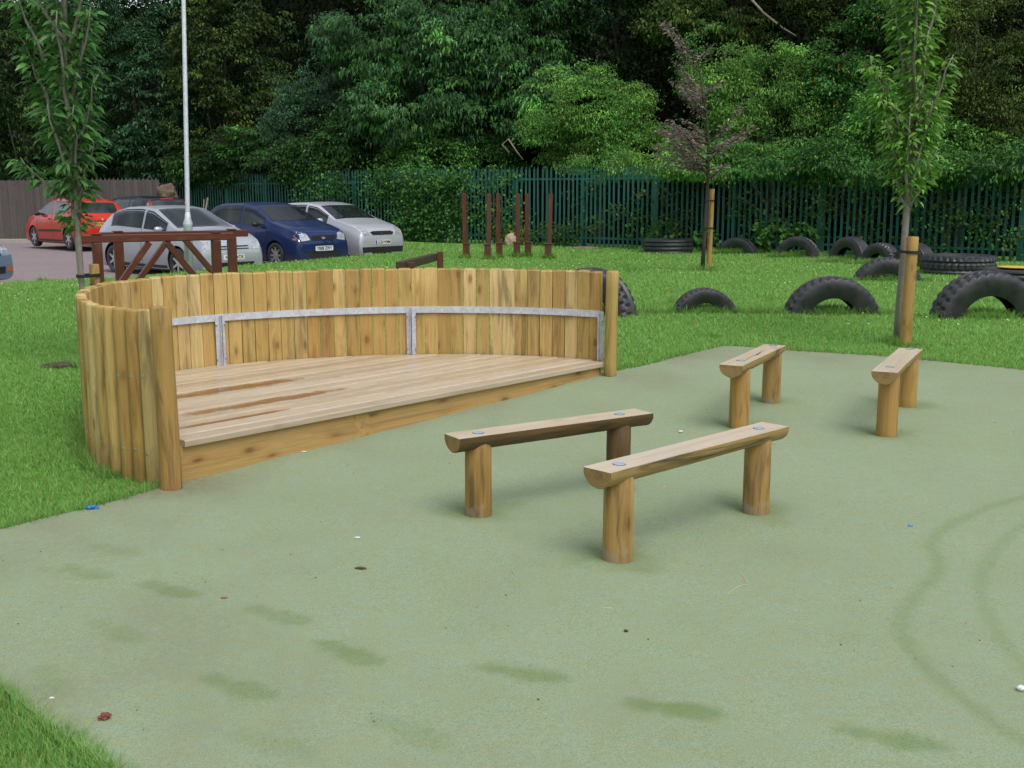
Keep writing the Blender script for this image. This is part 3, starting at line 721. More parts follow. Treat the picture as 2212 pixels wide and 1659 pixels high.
# ------------------------------------------------------------ lamp post
p = Vector((-6.34, 21.85, gzf(-6.42, 21.85)))
root = empty('lamp_post', p, 0, 'tall galvanised lamp post with thick base beside the silver car', 'lamp post'); root.rotation_euler = (0, .03, 0)
m = MB(); m.add(lathe([(.085, -.2), (.085, .93), (.09, .94), (.09, .98), (.06, 1.08), (.047, 1.2)], 20), None, 0, True); m.build('base_section', M['galv'], root)
m = MB(); m.add(lathe([(.047, 1.2), (.045, 1.21), (.034, 7.6), (.03, 7.61)], 16), None, 0, True); m.build('pole', M['galv'], root)
m = MB(); m.add(lathe([(.05, 7.6), (.16, 7.66), (.20, 7.8), (.15, 7.95), (.03, 8.0)], 20), None, 0, True); m.build('lantern', M['galvold'], root)
m = MB(); m.add(prism(rect(.07, .01, .002), .25, .65), T(0, -.084, 0)); m.build('door_panel', M['galvold'], root)
m = MB(); m.add(prism(rect(.05, .05, .005), -.1, .16), None)
o = m.build('marker_peg', M['barkp']); o.location = at(530, 560, 17.5); o.location.z = gzf(o.location.x, 17.5) + .05; tag(o, 'short pale timber peg in the lawn beside the brown frames', 'peg')

# ------------------------------------------------------------ fences
def fence_line(P, y=None): pass
root = empty('palisade_fence', (0.1, 33.6, 0), 0, 'green steel palisade fence with pointed pales below the wooded bank', 'fence')
pal = MB(); s_acc = 0; FO = Vector((.1, 33.6, 0)); FH = 2.32; pit = .152
FP = [Vector((p[0], p[1], 0)) for p in FL[:-1]]; FP[0] = FP[1].lerp(FP[0], .35)
def palegeo(h):
    pr = [(-.034, .0), (-.018, .012), (-.008, .002), (.008, .002), (.018, .012), (.034, .0), (.034, -.003), (.018, .009), (.008, -.001), (-.008, -.001), (-.018, .009), (-.034, -.003)]
    r0 = [(x, y, -.05) for x, y in pr]; r1 = [(x, y, h - .1) for x, y in pr]; r2 = [(x * .25, y, h) for x, y in pr]
    return loft([r0, r1, r2])
acc = 0.0
for a, b in zip(FP[:-1], FP[1:]):
    d = b - a; L = d.length; d.normalize(); az = math.atan2(d.y, d.x); s = acc
    while s < L:
        q = a + d * s; q.z = gzf(q.x, q.y); pal.add(palegeo(FH + random.uniform(-.02, .02)), T(*(q - FO)) @ RZ(az + PI) @ RY(random.uniform(-.006, .006)) @ RX(random.uniform(-.01, .01))); s += pit
    acc = s - L
    npst = int(L / 2.75) + 1
    for k in range(npst):
        q = a + d * (L * k / npst) + Vector((-d.y, d.x, 0)) * (-.06); q.z = gzf(q.x, q.y) - .05
        m = MB(); m.add(prism([(-.05, -.05), (.05, -.05), (.05, -.04), (.006, -.04), (.006, .04), (.05, .04), (.05, .05), (-.05, .05), (-.05, .04), (-.006, .04), (-.006, -.04), (-.05, -.04)], 0, FH - .15), T(*(q - FO)) @ RZ(az))
        m.build('post', M['green'], root)
    for zr in (.28, 1.95):
        off = Vector((-d.y, d.x, 0)) * (-.022); pa_ = a + off; pb_ = b + off
        pa_.z = gzf(a.x, a.y) + zr; pb_.z = gzf(b.x, b.y) + zr
        g, mt = bar(pa_ - FO, pb_ - FO, .03, .055, .002); m = MB(); m.add(g, mt); m.build('rail', M['green'], root)
pal.build('pales', M['green'], root)
# grey board fence
FB0 = Vector((-23, 40.8, -.15)); FB1 = at(346, 400, 40.6); FB1.z = -.15
root = empty('board_fence', FB0, 0, 'weathered grey timber board fence along the back of the car park', 'fence'); d = FB1 - FB0; L = d.length; d.normalize(); az = math.atan2(d.y, d.x); m = MB(); s = 0
while s < L:
    h = 2.12 + .06 * s / L + random.uniform(-.012, .012); m.add(prism(rect(.142, .02, .003), 0, h), T(*(d * s)) @ RZ(az) @ T(0, (-.012 if int(s / .125) % 2 else .012), 0)); s += .128
m.build('boards', M['greyboard'], root)
for zr in (.4, 1.75):
    g, mt = bar(Vector((0, .05, zr)), d * L + Vector((0, .05, zr)), .04, .09); m = MB(); m.add(g, mt); m.build('rail', M['greyboard'], root)
m = MB()
a_ = at(200, 400, 42.5); b_ = at(345, 400, 42.5); a_.z = b_.z = 0; m = MB(); d = b_ - a_; L = d.length; d.normalize(); s = 0
root = empty('galvanised_fence', a_, 0, 'row of bare galvanised palisade tips showing above the grey board fence', 'fence')
while s < L: m.add(palegeo(2.12), T(*(d * s))); s += .16
m.build('pales', M['galvold'], root)
g, mt = bar((0, .03, 1.9), d * L + Vector((0, .03, 1.9)), .03, .05); m = MB(); m.add(g, mt); m.build('rail', M['galvold'], root)

# ------------------------------------------------------------ cars
def text_geo(s, size):
    cu = bpy.data.curves.new('t', 'FONT'); cu.body = s; cu.size = size; cu.align_x = 'CENTER'; cu.align_y = 'CENTER'; cu.extrude = .0015; cu.offset = .0012
    o = bpy.data.objects.new('t', cu); COL.objects.link(o); bpy.context.view_layer.update()
    me = bpy.data.meshes.new_from_object(o.evaluated_get(bpy.context.evaluated_depsgraph_get())); V = [tuple(v.co) for v in me.vertices]; F = [tuple(p.vertices) for p in me.polygons]
    bpy.data.objects.remove(o); bpy.data.meshes.remove(me); return V, F
def make_car(name, sp, mat, loc, az, label):
    Wd, top, belt, wb, r, TX, zs = sp['W'], sp['top'], sp['belt'], sp['wb'], sp['r'], 0, .165
    tx = np.array([p[0] for p in top]); tz = np.array([p[1] for p in top]); o_ = np.argsort(tx); tx, tz = tx[o_], tz[o_]
    dx = np.linspace(tx[0], tx[-1], 900); dzv = np.interp(dx, tx, tz); ker = np.ones(27) / 27; pad = np.pad(dzv, 13, 'edge'); dsm = np.convolve(pad, ker, 'valid')
    e = np.minimum(dx - dx[0], dx[-1] - dx); f = np.clip(e / .08, 0, 1); dsm = dsm * f + dzv * (1 - f)
    bx = [p[0] for p in belt]; bz = [p[1] for p in belt]; x0, x1 = dx[0], dx[-1]
    def ctrl(x):
        zt = float(np.interp(x, dx, dsm)); zb = min(float(np.interp(x, bx, bz)), zt - .05); d = zt - zb
        ef = max(0, 1 - (x1 - x) / .75); er = max(0, 1 - (x - x0) / .5); w = Wd / 2 * (1 - .11 * ef ** 2.4 - .07 * er ** 2.2)
        tip = min(x1 - x, x - x0); w -= .045 * max(0, 1 - tip / .06) ** 2
        z0 = zs - .03 + .04 * max(0, 1 - tip / .1) ** 2
        return [(0, z0), (w - .13, z0), (w - .035, z0 + .04), (w - .005, z0 + .33 * (zb - z0)), (w, z0 + .62 * (zb - z0)), (w - .03, zb), (w - .05 - .20 * d, zb + .80 * d), (w - .10 - .30 * d, zt - .022), (w * .45, zt - .004), (0, zt)]
    K = 9
    def surf(x, t):
        c = ctrl(x); s = 1 if t <= K else -1; t = t if t <= K else 2 * K - t; i = min(int(t), K - 1); f = t - i
        P = [Vector(q) for q in c]; a = P[max(i - 1, 0)]; b = P[i]; cc = P[i + 1]; dd_ = P[min(i + 2, K)]
        if i == 0: a = Vector((-P[1][0], P[1][1]))
        if i == K - 1: dd_ = Vector((-P[K - 1][0], P[K - 1][1]))
        q = .5 * ((2 * b) + (cc - a) * f + (2 * a - 5 * b + 4 * cc - dd_) * f * f + (3 * b - a - 3 * cc + dd_) * f ** 3) if i in (3, 4, 8, 0) else b.lerp(cc, f)
        return Vector((x, s * q.x, q.y))
    stx = sorted(set([round(float(v), 4) for v in np.concatenate([np.linspace(x0, x1, 64), x0 + np.array([.01, .03, .05]), x1 - np.array([.01, .03, .05])])]))
    ts = [0, .98, 1.5, 2, 2.5, 3, 3.33, 3.66, 4, 4.33, 4.66, 4.97, 5.3, 6, 6.5, 7, 7.5, 8, 8.5]; full = ts + [K] + [2 * K - t for t in reversed(ts) if t > 0]
    rings = [[tuple(surf(x, t)) for t in full] for x in stx]; V, F = loft(rings); F = [tuple(reversed(f)) for f in F]
    root = empty(name, loc, az, label, 'car')
    bm_ = MB(); bm_.add((V, F), None, 0, True); body = bm_.build('body', [mat, M['dark']], root)
    bvh = BVHTree.FromPolygons([Vector(v) for v in V], F)
    for ax in (wb / 2, -wb / 2):
        for sy in (-1, 1):
            c = MB(); c.add(cyl(r * 1.17, -.13, .13, 32, .001), T(ax, sy * (Wd / 2 - .09), r) @ RX(PI / 2), 1); co = c.build('cut', [mat, M['dark']], root)
            bo = body.modifiers.new('b', 'BOOLEAN'); bo.object = co; bo.operation = 'DIFFERENCE'; bo.solver = 'EXACT'
    body.modifiers.new('es', 'EDGE_SPLIT').split_angle = R(32)
    bpy.context.view_layer.update(); me = bpy.data.meshes.new_from_object(body.evaluated_get(bpy.context.evaluated_depsgraph_get()))
    body.modifiers.clear(); body.data = me
    for c in [c for c in bpy.data.objects if c.name.startswith('cut')]: bpy.data.objects.remove(c)
    def patch(nm, x_a, x_b, ta, tb, m_, off=.005, nx=14, nt_=6, par=None, side=1, mesh=None):
        V = []; eps = .004
        for i in range(nx + 1):
            for j in range(nt_ + 1):
                xx = x_a + (x_b - x_a) * i / nx; t = ta(xx) if callable(ta) else ta; t2 = tb(xx) if callable(tb) else tb; tt = t + (t2 - t) * j / nt_
                p = surf(xx, tt); n = (surf(min(xx + eps, x1), tt) - surf(max(xx - eps, x0), tt)).cross(surf(xx, tt + .02) - surf(xx, tt - .02 if tt > .02 else 0))
                n = -n if n.dot(p - Vector((xx * .8, 0, .6))) < 0 else n
                if n.length > 0: n.normalize()
                p = p + n * off; p.y *= side; V.append(tuple(p))
        F = [(i * (nt_ + 1) + j, (i + 1) * (nt_ + 1) + j, (i + 1) * (nt_ + 1) + j + 1, i * (nt_ + 1) + j + 1) for i in range(nx) for j in range(nt_)]
        mm = mesh or MB(); mm.add((V, F), None, 0, True)
        return mm if mesh else mm.build(nm, m_, par or root)
    def proj(nm, poly, dirx, m_, off=.006, th=.012, par=None, text=None, extra=None):
        """plate-like piece: outline in (y, z) projected along x onto the bodywork and given thickness"""
        pts = [Vector(p) for p in poly]; cen = sum(pts, Vector((0, 0))) / len(pts)
        dense = []
        for i in range(len(pts)):
            for k in range(4): dense.append(pts[i].lerp(pts[(i + 1) % len(pts)], k / 4))
        V = []
        def hit(y, z):
            h = bvh.ray_cast(Vector((dirx * 5, y, z)), Vector((-dirx, 0, 0)))
            return h[0].x if h[0] is not None else dirx * (x1 if dirx > 0 else -x0) - dirx * .1
        rings = []
        for rr in (0.001, .5, 1):
            rings.append([(hit(*(cen.lerp(p, rr))) + dirx * off, *cen.lerp(p, rr)) for p in dense])
        rings.append([(q[0] - dirx * th * 1.5, q[1], q[2]) for q in rings[-1]])
        V, F = loft(rings, cap=False); mm = MB(); mm.add((V, F), None, 0, False); return mm.build(nm, m_, par or root)
    xr, xf = sp['roof']; cowl = sp['cowl']; hatch = sp['hatch']
    patch('windscreen', cowl + .04, xf + .02, 7.08, 2 * K - 7.08, M['screen'], .006, 16, 16)
    patch('rear_window', hatch, xr + .0, 7.3, 2 * K - 7.3, M['glass'], .006, 14, 16)
    lo = lambda x: 5.12
    hi = lambda x: 6.35
    for side in (1, -1):
        for (a_, b_) in sp['win']:
            patch('side_window', a_, b_, lo, hi, M['glass'], .005, 14, 6, side=side)
        sm_ = None
        for x_ in sp['seam']:
            sm_ = sm_ or MB(); patch('', x_ - .006, x_ + .006, 2.2, 5.1, None, .003, 1, 14, side=side, mesh=sm_)
        if sm_: sm_.build('door_seam', M['dark'], root)
        if sp.get('strip'): patch('side_moulding', -wb / 2 + r + .12, wb / 2 - r - .12, 3.35, 3.65, M['black'], .009, 10, 2, side=side)
        patch('sill_trim', -wb / 2 + r + .1, wb / 2 - r - .1, 1.9, 2.35, M['black'], .004, 10, 2, side=side)
        m = MB(); hx_ = sp['win'][0][0] + .12; q = surf(hx_, 4.75); m.add(prism(rect(.16, .03, .008), 0, .03, .006), T(q.x, side * (q.y + .012), q.z - .02)); m.build('door_handle', mat if not sp.get('strip') else M['black'], root)
        # mirror
        q = surf(sp['mir'], 5.15); m = MB(); rg = []
        for (yy, sc_) in ((0, .3), (.03, .45), (.06, .9), (.12, 1), (.19, .92), (.215, .5)):
            rg.append([(q.x + .03 + .065 * sc_ * math.cos(a) * (1 if math.cos(a) > 0 else .5), side * (q.y - .01 + yy), q.z + .04 + .062 * sc_ * math.sin(a)) for a in [2 * PI * k / 14 for k in range(14)]])
        m.add(loft(rg), None, 0, True); m.build('door_mirror', M['black'] if sp.get('bmir') else mat, root)
    # wheels
    tyb = MB(); tyb.add(lathe([(r * .66, -.085), (r * .9, -.095), (r * .985, -.075), (r, -.04), (r, .04), (r * .985, .075), (r * .9, .095), (r * .66, .085), (r * .6, .05), (r * .6, -.05)], 36, closed=True), RX(PI / 2), 0, True)
    rm = MB(); rm.add(lathe([(r * .67, -.09), (r * .64, -.085), (r * .60, -.02), (r * .60, .05)], 32), RX(PI / 2), 1, True)
    rm.add(lathe([(r * .69, -.088), (r * .69, -.094), (r * .63, -.094), (r * .63, -.088)], 32, closed=True), RX(PI / 2), 0, True)
    rm.add(cyl(r * .15, .05, .085, 14), RX(PI / 2), 0)
    for k in range(sp['spokes']):
        an = 2 * PI * k / sp['spokes']; rm.add(prism([(-.032, 0), (.032, 0), (.018, r * .65), (-.018, r * .65)], .055, .082, .004), RY(an) @ RX(PI / 2), 0)
    wheels = []
    for ax in (wb / 2, -wb / 2):
        for side in (1, -1):
            w = empty('wheel', (ax, side * (Wd / 2 - .105), r), 0 if side < 0 else PI); w.parent = root
            if not wheels: tyb.build('tyre', M['tyre'], w); rm.build('rim', [M['rim'], M['dark']], w); wheels.append(w)
            else:
                for ch in children(wheels[0]): c2 = ch.copy(); COL.objects.link(c2); c2.parent = w
    # ends
    for nm, poly, dirx, m_ in sp['ends']:
        proj(nm, poly, dirx, M[m_] if isinstance(m_, str) else m_)
        if nm in ('headlight', 'tail_light', 'fog_light', 'indicator'): proj(nm, [(-y, z) for y, z in poly][::-1], dirx, M[m_])
    if sp.get('plate'):
        ptxt, dirx, pz, pm = sp['plate']; h = bvh.ray_cast(Vector((dirx * 5, 0, pz)), Vector((-dirx, 0, 0))); xh = h[0].x + dirx * .008
        Mp = T(xh, 0, pz) @ RZ(PI / 2 if dirx > 0 else -PI / 2) @ RX(PI / 2); m = MB()
        m.add(prism(rect(.52, .112, .008), -.004, .006), Mp); pl = m.build('number_plate', M[pm], root)
        if sp.get('band'): m = MB(); m.add(prism(rect(.045, .105, .004), .006, .0075), Mp @ T(-.232, 0, 0)); m.build('plate_band', M['blueplate'], pl)
        g = text_geo(ptxt, .108); wdt = max(v[0] for v in g[0]) - min(v[0] for v in g[0]); kx = (.45 if not sp.get('band') else .41) / wdt
        m = MB(); m.add(([(v[0] * kx * sp.get('tk', 1) + sp.get('to', .01), v[1] * 1.0, v[2] + .0085) for v in g[0]], g[1]), Mp); m.build('plate_lettering', M['dark'], pl)
    return root, surf, proj, patch
P_silver = paint('silver_paint', (.47, .50, .55), .45); P_silver2 = paint('light_silver_paint', (.56, .58, .63), .45)
P_blue = paint('dark_blue_paint', (.006, .022, .10), .2); P_red = paint('red_paint', (.55, .018, .006), 0.0); P_blk = paint('black_purple_paint', (.012, .010, .022), .1)
P_ice = paint('blue_grey_paint', (.20, .29, .42), .4)
def mirp(P): return [(-y, z) for y, z in P][::-1]
civic = dict(W=1.70, wb=2.57, r=.315, tx=0, top=[(2.10, .50), (2.09, .67), (2.02, .80), (1.75, .915), (1.35, 1.0), (1.12, 1.06), (.22, 1.45), (-.25, 1.505), (-.9, 1.485), (-1.42, 1.39), (-1.80, 1.08), (-1.99, .96), (-2.03, .60)],
    belt=[(-2.03, .93), (-1.2, 1.02), (0, .96), (1.12, .92), (2.1, .6)], cowl=.30 - .03, roof=(-1.42, 1.12), hatch=-1.80, win=[(-.02, .86), (-1.35, -.10)], seam=[-.08, 1.0], mir=.72, spokes=6, plate=('N       WOR', 1, .44, 'white'), tk=1.0,
    ends=[('headlight', [(.45, .60), (.73, .60), (.76, .78), (.68, .84), (.50, .74)], 1, 'lamp'), ('grille', [(-.36, .655), (.36, .655), (.40, .68), (-.40, .68)], 1, 'dark'), ('grille', [(-.38, .605), (.38, .605), (.40, .625), (-.40, .625)], 1, 'dark'),
          ('lower_intake', [(-.48, .24), (.48, .24), (.52, .335), (-.52, .335)], 1, 'dark'), ('tail_light', [(.55, .80), (.72, .80), (.66, 1.04), (.55, 1.04)], -1, 'redl')])
civic['cowl'] = .20; civic['roof'] = (-1.44, 1.10)
fies = dict(W=1.69, wb=2.49, r=.30, top=[(2.02, .50), (2.01, .68), (1.95, .80), (1.70, .915), (1.30, 1.0), (1.02, 1.06), (.30, 1.40), (-.2, 1.475), (-1.0, 1.455), (-1.42, 1.38), (-1.66, 1.05), (-1.82, .93), (-1.86, .6)],
    belt=[(-1.86, .9), (-1.2, 1.0), (0, .95), (1.02, .91), (2.0, .6)], cowl=.28, roof=(-1.44, 1.0), hatch=-1.68, win=[(-.05, .80), (-1.30, -.13)], seam=[-.1, .95], mir=.62, spokes=7, plate=('LC04 WMM', 1, .47, 'white'), band=True, to=.03, tx=0,
    ends=[('headlight', [(.42, .66), (.70, .64), (.74, .80), (.64, .90), (.48, .80)], 1, 'lamp'), ('grille', [(-.33, .655), (.33, .655), (.40, .72), (.30, .755), (-.30, .755), (-.40, .72)], 1, 'dark'), ('badge', [(-.07, .70), (-.03, .675), (.03, .675), (.07, .70), (.03, .725), (-.03, .725)], 1, 'chrome'),
          ('lower_intake', [(-.66, .17), (.66, .17), (.70, .36), (-.70, .36)], 1, 'black'), ('tail_light', [(.58, .95), (.7, .95), (.64, 1.3), (.55, 1.3)], -1, 'redl')])
blue = dict(fies); blue.update(W=1.70, bmir=True, band=False, to=.0, plate=('YB08 ZWY', 1, .46, 'white'), spokes=8, mir=.62,
    top=[(x, z * 1.03 if z > .7 else z) for x, z in fies['top']],
    ends=[('headlight', [(.40, .66), (.71, .63), (.74, .76), (.66, .86), (.46, .80)], 1, 'lamp'), ('grille', [(-.30, .655), (.30, .655), (.36, .72), (.30, .75), (-.30, .75), (-.36, .72)], 1, 'dark'), ('badge', [(-.07, .70), (-.03, .675), (.03, .675), (.07, .70), (.03, .725), (-.03, .725)], 1, 'chrome'),
          ('lower_bumper', [(-.70, .17), (.70, .17), (.76, .40), (.34, .40), (.30, .36), (-.30, .36), (-.34, .40), (-.76, .40)], 1, 'black'), ('indicator', [(.735, .66), (.765, .66), (.765, .70), (.735, .70)], 1, 'amber'), ('tail_light', [(.58, .95), (.7, .95), (.64, 1.3), (.55, 1.3)], -1, 'redl')])
fabia = dict(fies); fabia.update(W=1.65, wb=2.46, strip=True, bmir=True, band=True, to=.03, plate=('SV02 KX', -1, .73, 'yplate'), spokes=6, win=[(-.15, .78), (-1.25, -.25)], seam=[-.2, .9, -1.1],
    ends=[('tail_light', [(.56, .80), (.74, .80), (.72, .98), (.58, .98)], -1, 'redl'), ('lower_bumper', [(-.72, .26), (.72, .26), (.74, .38), (-.74, .38)], -1, 'black'), ('tailgate_trim', [(-.36, .80), (.36, .80), (.36, .825), (-.36, .825)], -1, 'dark'),
          ('badge', [(-.035, .86), (.0, .83), (.035, .86), (.0, .89)], -1, 'chrome'), ('headlight', [(.42, .66), (.70, .64), (.74, .80), (.64, .90), (.48, .80)], 1, 'lamp')])
fabia['plate'] = ('SV02 K  ', -1, .73, 'yplate')
est = dict(fies); est.update(W=1.76, wb=2.68, r=.32, strip=False, bmir=True, band=False, plate=None, spokes=6,
    top=[(2.20, .48), (2.19, .64), (2.1, .76), (1.8, .90), (1.40, 1.0), (1.12, 1.08), (.35, 1.46), (-.2, 1.54), (-1.2, 1.53), (-1.95, 1.47), (-2.16, 1.05), (-2.28, .9), (-2.32, .6)], belt=[(-2.32, .92), (-1.2, 1.03), (0, .98), (1.1, .94), (2.2, .6)],
    cowl=.33, roof=(-1.97, 1.1), hatch=-2.18, win=[(.05, .9), (-.95, -.05), (-1.75, -1.05)], seam=[-.0, 1.0, -1.0], mir=.72,
    ends=[('tail_light', [(.60, .95), (.74, .95), (.62, 1.42), (.55, 1.42)], -1, 'redl'), ('brake_light', [(-.22, 1.44), (.22, 1.44), (.22, 1.475), (-.22, 1.475)], -1, 'redl'), ('headlight', [(.42, .66), (.70, .64), (.74, .80), (.64, .90), (.48, .80)], 1, 'lamp')])
ice = dict(est); ice.update(plate=None, W=1.72, ends=[('headlight', [(.40, .60), (.72, .60), (.76, .74), (.70, .84), (.48, .80)], 1, 'lamp'), ('grille', [(-.30, .60), (.30, .60), (.36, .72), (-.36, .72)], 1, 'dark'),
    ('fog_light', [(.52, .30), (.68, .30), (.70, .40), (.54, .40)], 1, 'amber'), ('lower_intake', [(-.42, .27), (.42, .27), (.44, .40), (-.44, .40)], 1, 'dark'), ('tail_light', [(.60, .95), (.74, .95), (.62, 1.42), (.55, 1.42)], -1, 'redl')])
def carloc(fw, rw, sp, near=-1):
    """from where the near-side front and rear wheels stand, return centre and heading"""
    f = Vector(fw); r_ = Vector(rw); h = (f - r_).normalized(); side = Vector((h.y, -h.x)) * near     # direction to the far side
    mid = (f + r_) / 2; c = mid - side * (-1) * 0
    return mid, h
def place(name, sp, mat, near_front, az_deg, near_side, z, label):
    """near_front: ground point under the near front (or rear) wheel"""
    az = R(az_deg); h = Vector((math.cos(az), math.sin(az))); l = Vector((-h.y, h.x))
    c = Vector(near_front) - h * sp['wb'] / 2 - l * near_side * (sp['W'] / 2 - .1)
    t = make_car(name, sp, mat, (c.x, c.y, z), az, label)
    if sp is fabia: t[0].scale = (1.05, 1.05, 1.05)
    return t
place('parked_car', civic, P_silver, (-6.97, 23.5), -41, -1, CPZ, 'silver three-door hatchback behind the brown frames, next to the lamp post')
place('parked_car', blue, P_blue, (-5.47, 26.1), -41, -1, CPZ + .04, 'dark blue hatchback with black mirrors parked between two silver cars')
place('parked_car', fies, P_silver2, (-4.36, 28.45), -41, -1, CPZ + .07, 'light silver hatchback at the right end of the parked row')
rc = place('parked_car', fabia, P_red, (-15.35, 36.3), 135, 1, CPZ + .07, 'bright red hatchback facing away, partly behind the leaves of the young tree')
c, s = math.cos(R(137)), math.sin(R(137))
make_car('parked_car', est, P_blk, (-12.45, 37.3, CPZ + .14), R(137), 'black estate car with upright red tail lights, roof showing above the silver car')
make_car('parked_car', ice, P_ice, (-11.85, 20.9, CPZ), R(-4), 'nose of a blue-grey car at the left edge of the picture')

# heap and stick behind the estate
def lump(name, rx, ry, rz_, mat, seed=0, n=20, amp=.35):
    bm = bmesh.new(); bmesh.ops.create_icosphere(bm, subdivisions=4, radius=1)
    for v in bm.verts:
        k = 1 + amp * noise.noise(v.co * 1.9 + Vector((seed, 0, 0))) + amp * .4 * noise.noise(v.co * 6 + Vector((0, seed, 0))); v.co *= k; v.co.x *= rx; v.co.y *= ry; v.co.z *= rz_
    V = [tuple(v.co) for v in bm.verts]; F = [tuple(x.index for x in f.verts) for f in bm.faces]; bm.free()
    return MB().add((V, F), None, 0, True).build(name, mat)
o = lump('brush_heap', .40, .35, .42, M['heap'], 3, amp=.55); o.location = at(357, 428, 39.6); tag(o, 'brown heap of dry brush showing over the black estate car', 'brush heap')
p = at(425, 440, 37.5); m = MB(); m.add(tube([(0, 0, -1.6), (.35, .1, .2)], [.04, .03], 6)); m.add(tube([(.1, .05, -1.6), (.22, .1, .15)], [.03, .02], 6)); o = m.build('broken_sticks', M['barkp']); o.location = p; tag(o, 'pale broken sticks leaning up behind the parked cars', 'sticks')

# ------------------------------------------------------------ leaves
def norm(a): return a / np.maximum(np.linalg.norm(a, axis=1, keepdims=True), 1e-6)
def leaf_arrays(P, D, L, wr=.5, fold=.12, droop=.25):
    n = len(P); D = norm(D); up = norm(rng.normal(0, .33, (n, 3)) + np.array([0, -.35, 1.0])); Sd = norm(np.cross(D, up)); N = np.cross(Sd, D); L = L[:, None]
    base = P; mid = P + D * L * .45; tip = P + D * L + np.array([0, 0, -1.0]) * L * droop
    a = mid + Sd * L * wr * .5 + N * L * fold; b = mid - Sd * L * wr * .5 + N * L * fold
    V = np.stack([base, a, tip, b], 1).reshape(-1, 3); i = np.arange(n) * 4; return V, np.stack([i, i + 1, i + 2, i + 3], 1)
def leaf6(P, D, L, wr=.42, droop=.45):
    n = len(P); D = norm(D); up = norm(rng.normal(0, .8, (n, 3)) + np.array([0, 0, 1.0])); Sd = norm(np.cross(D, up)); N = np.cross(Sd, D); L = L[:, None]
    dn = np.array([0, 0, -1.0]) * L * droop
    c = [P, P + D * L * .33 + dn * .06, P + D * L * .68 + dn * .4, P + D * L + dn]
    V = np.stack([c[0], c[1] + Sd * L * wr * .5 + N * L * .05, c[1] - Sd * L * wr * .5 + N * L * .05, c[2] + Sd * L * wr * .38 + N * L * .04, c[2] - Sd * L * wr * .38 + N * L * .04, c[3]], 1).reshape(-1, 3)
    i = np.arange(n) * 6; Fq = np.concatenate([np.stack([i, i + 1, i + 2, i + 2], 1), np.stack([i + 1, i + 3, i + 4, i + 2], 1), np.stack([i + 3, i + 5, i + 5, i + 4], 1)])
    tri = np.concatenate([np.stack([i, i + 1, i + 2], 1), np.stack([i + 1, i + 3, i + 4], 1), np.stack([i + 1, i + 4, i + 2], 1), np.stack([i + 3, i + 5, i + 4], 1)])
    return V, tri
def pal(n, cols, var=.25):
    c = np.array(cols); k = rng.integers(0, len(c), n); f = rng.random((n, 1)); c = c[k] * f + c[rng.integers(0, len(c), n)] * (1 - f); return c * np.exp(rng.normal(0, var, (n, 1)))
def nz3(P, sc, seed): return np.array([noise.noise((float(p[0]) * sc + seed, float(p[1]) * sc, float(p[2]) * sc)) for p in P])
def crown_leaves(blobs, ncl, lpc, leaf, cols, spread=.30, droop=.3, seed=0, wr=.5, back=.35):
    """blobs: (centre, radii); leaf clusters on a lumpy shell, thinner at the far side, leaves hanging from each cluster"""
    vol = np.array([b[1][0] * b[1][2] for b in blobs]); cnt = (ncl * vol / vol.sum()).astype(int); CP_ = []; ON = []
    for (c, r), k in zip(blobs, cnt):
        k = max(k, 6); d = norm(rng.normal(0, 1, (int(k * 1.6), 3))); keep = (d[:, 1] < .25) | (rng.random(len(d)) < back); d = d[keep][:k]
        lob = 1 + .34 * nz3(d, 2.3, seed + c[0]) + .18 * nz3(d, 5.5, seed + 7 + c[0]); rad = lob * (1 - .42 * rng.random(len(d)) ** 1.8)
        CP_.append(np.array(c) + d * np.array(r) * rad[:, None]); ON.append(norm(d / np.array(r)))
    C = np.concatenate(CP_); O = np.concatenate(ON); g = nz3(C + seed, .8, 4) + .5 * nz3(C + seed, 1.9, 9); k = g > -.10; C, O, g = C[k], O[k], g[k]
    n = len(C) * lpc; idx = np.repeat(np.arange(len(C)), lpc)
    cs = spread * rng.uniform(.6, 1.3, len(C)); off = rng.normal(0, .5, (n, 3)) * cs[idx][:, None] * np.array([1, 1, .2]); off[:, 2] -= np.hypot(off[:, 0], off[:, 1]) * .35
    P = C[idx] + off; D = O[idx] * .7 + norm(rng.normal(0, 1, (n, 3))) * .9 + np.array([0, 0, -.15]); L = leaf * rng.uniform(.7, 1.25, n)
    V, F = leaf_arrays(P, D, L, wr, .1, droop); cc = (pal(len(C), cols, .30) * np.exp(1.1 * g)[:, None])[idx] * np.exp(rng.normal(0, .16, (n, 1))); return V, F, np.repeat(cc, 4, 0)
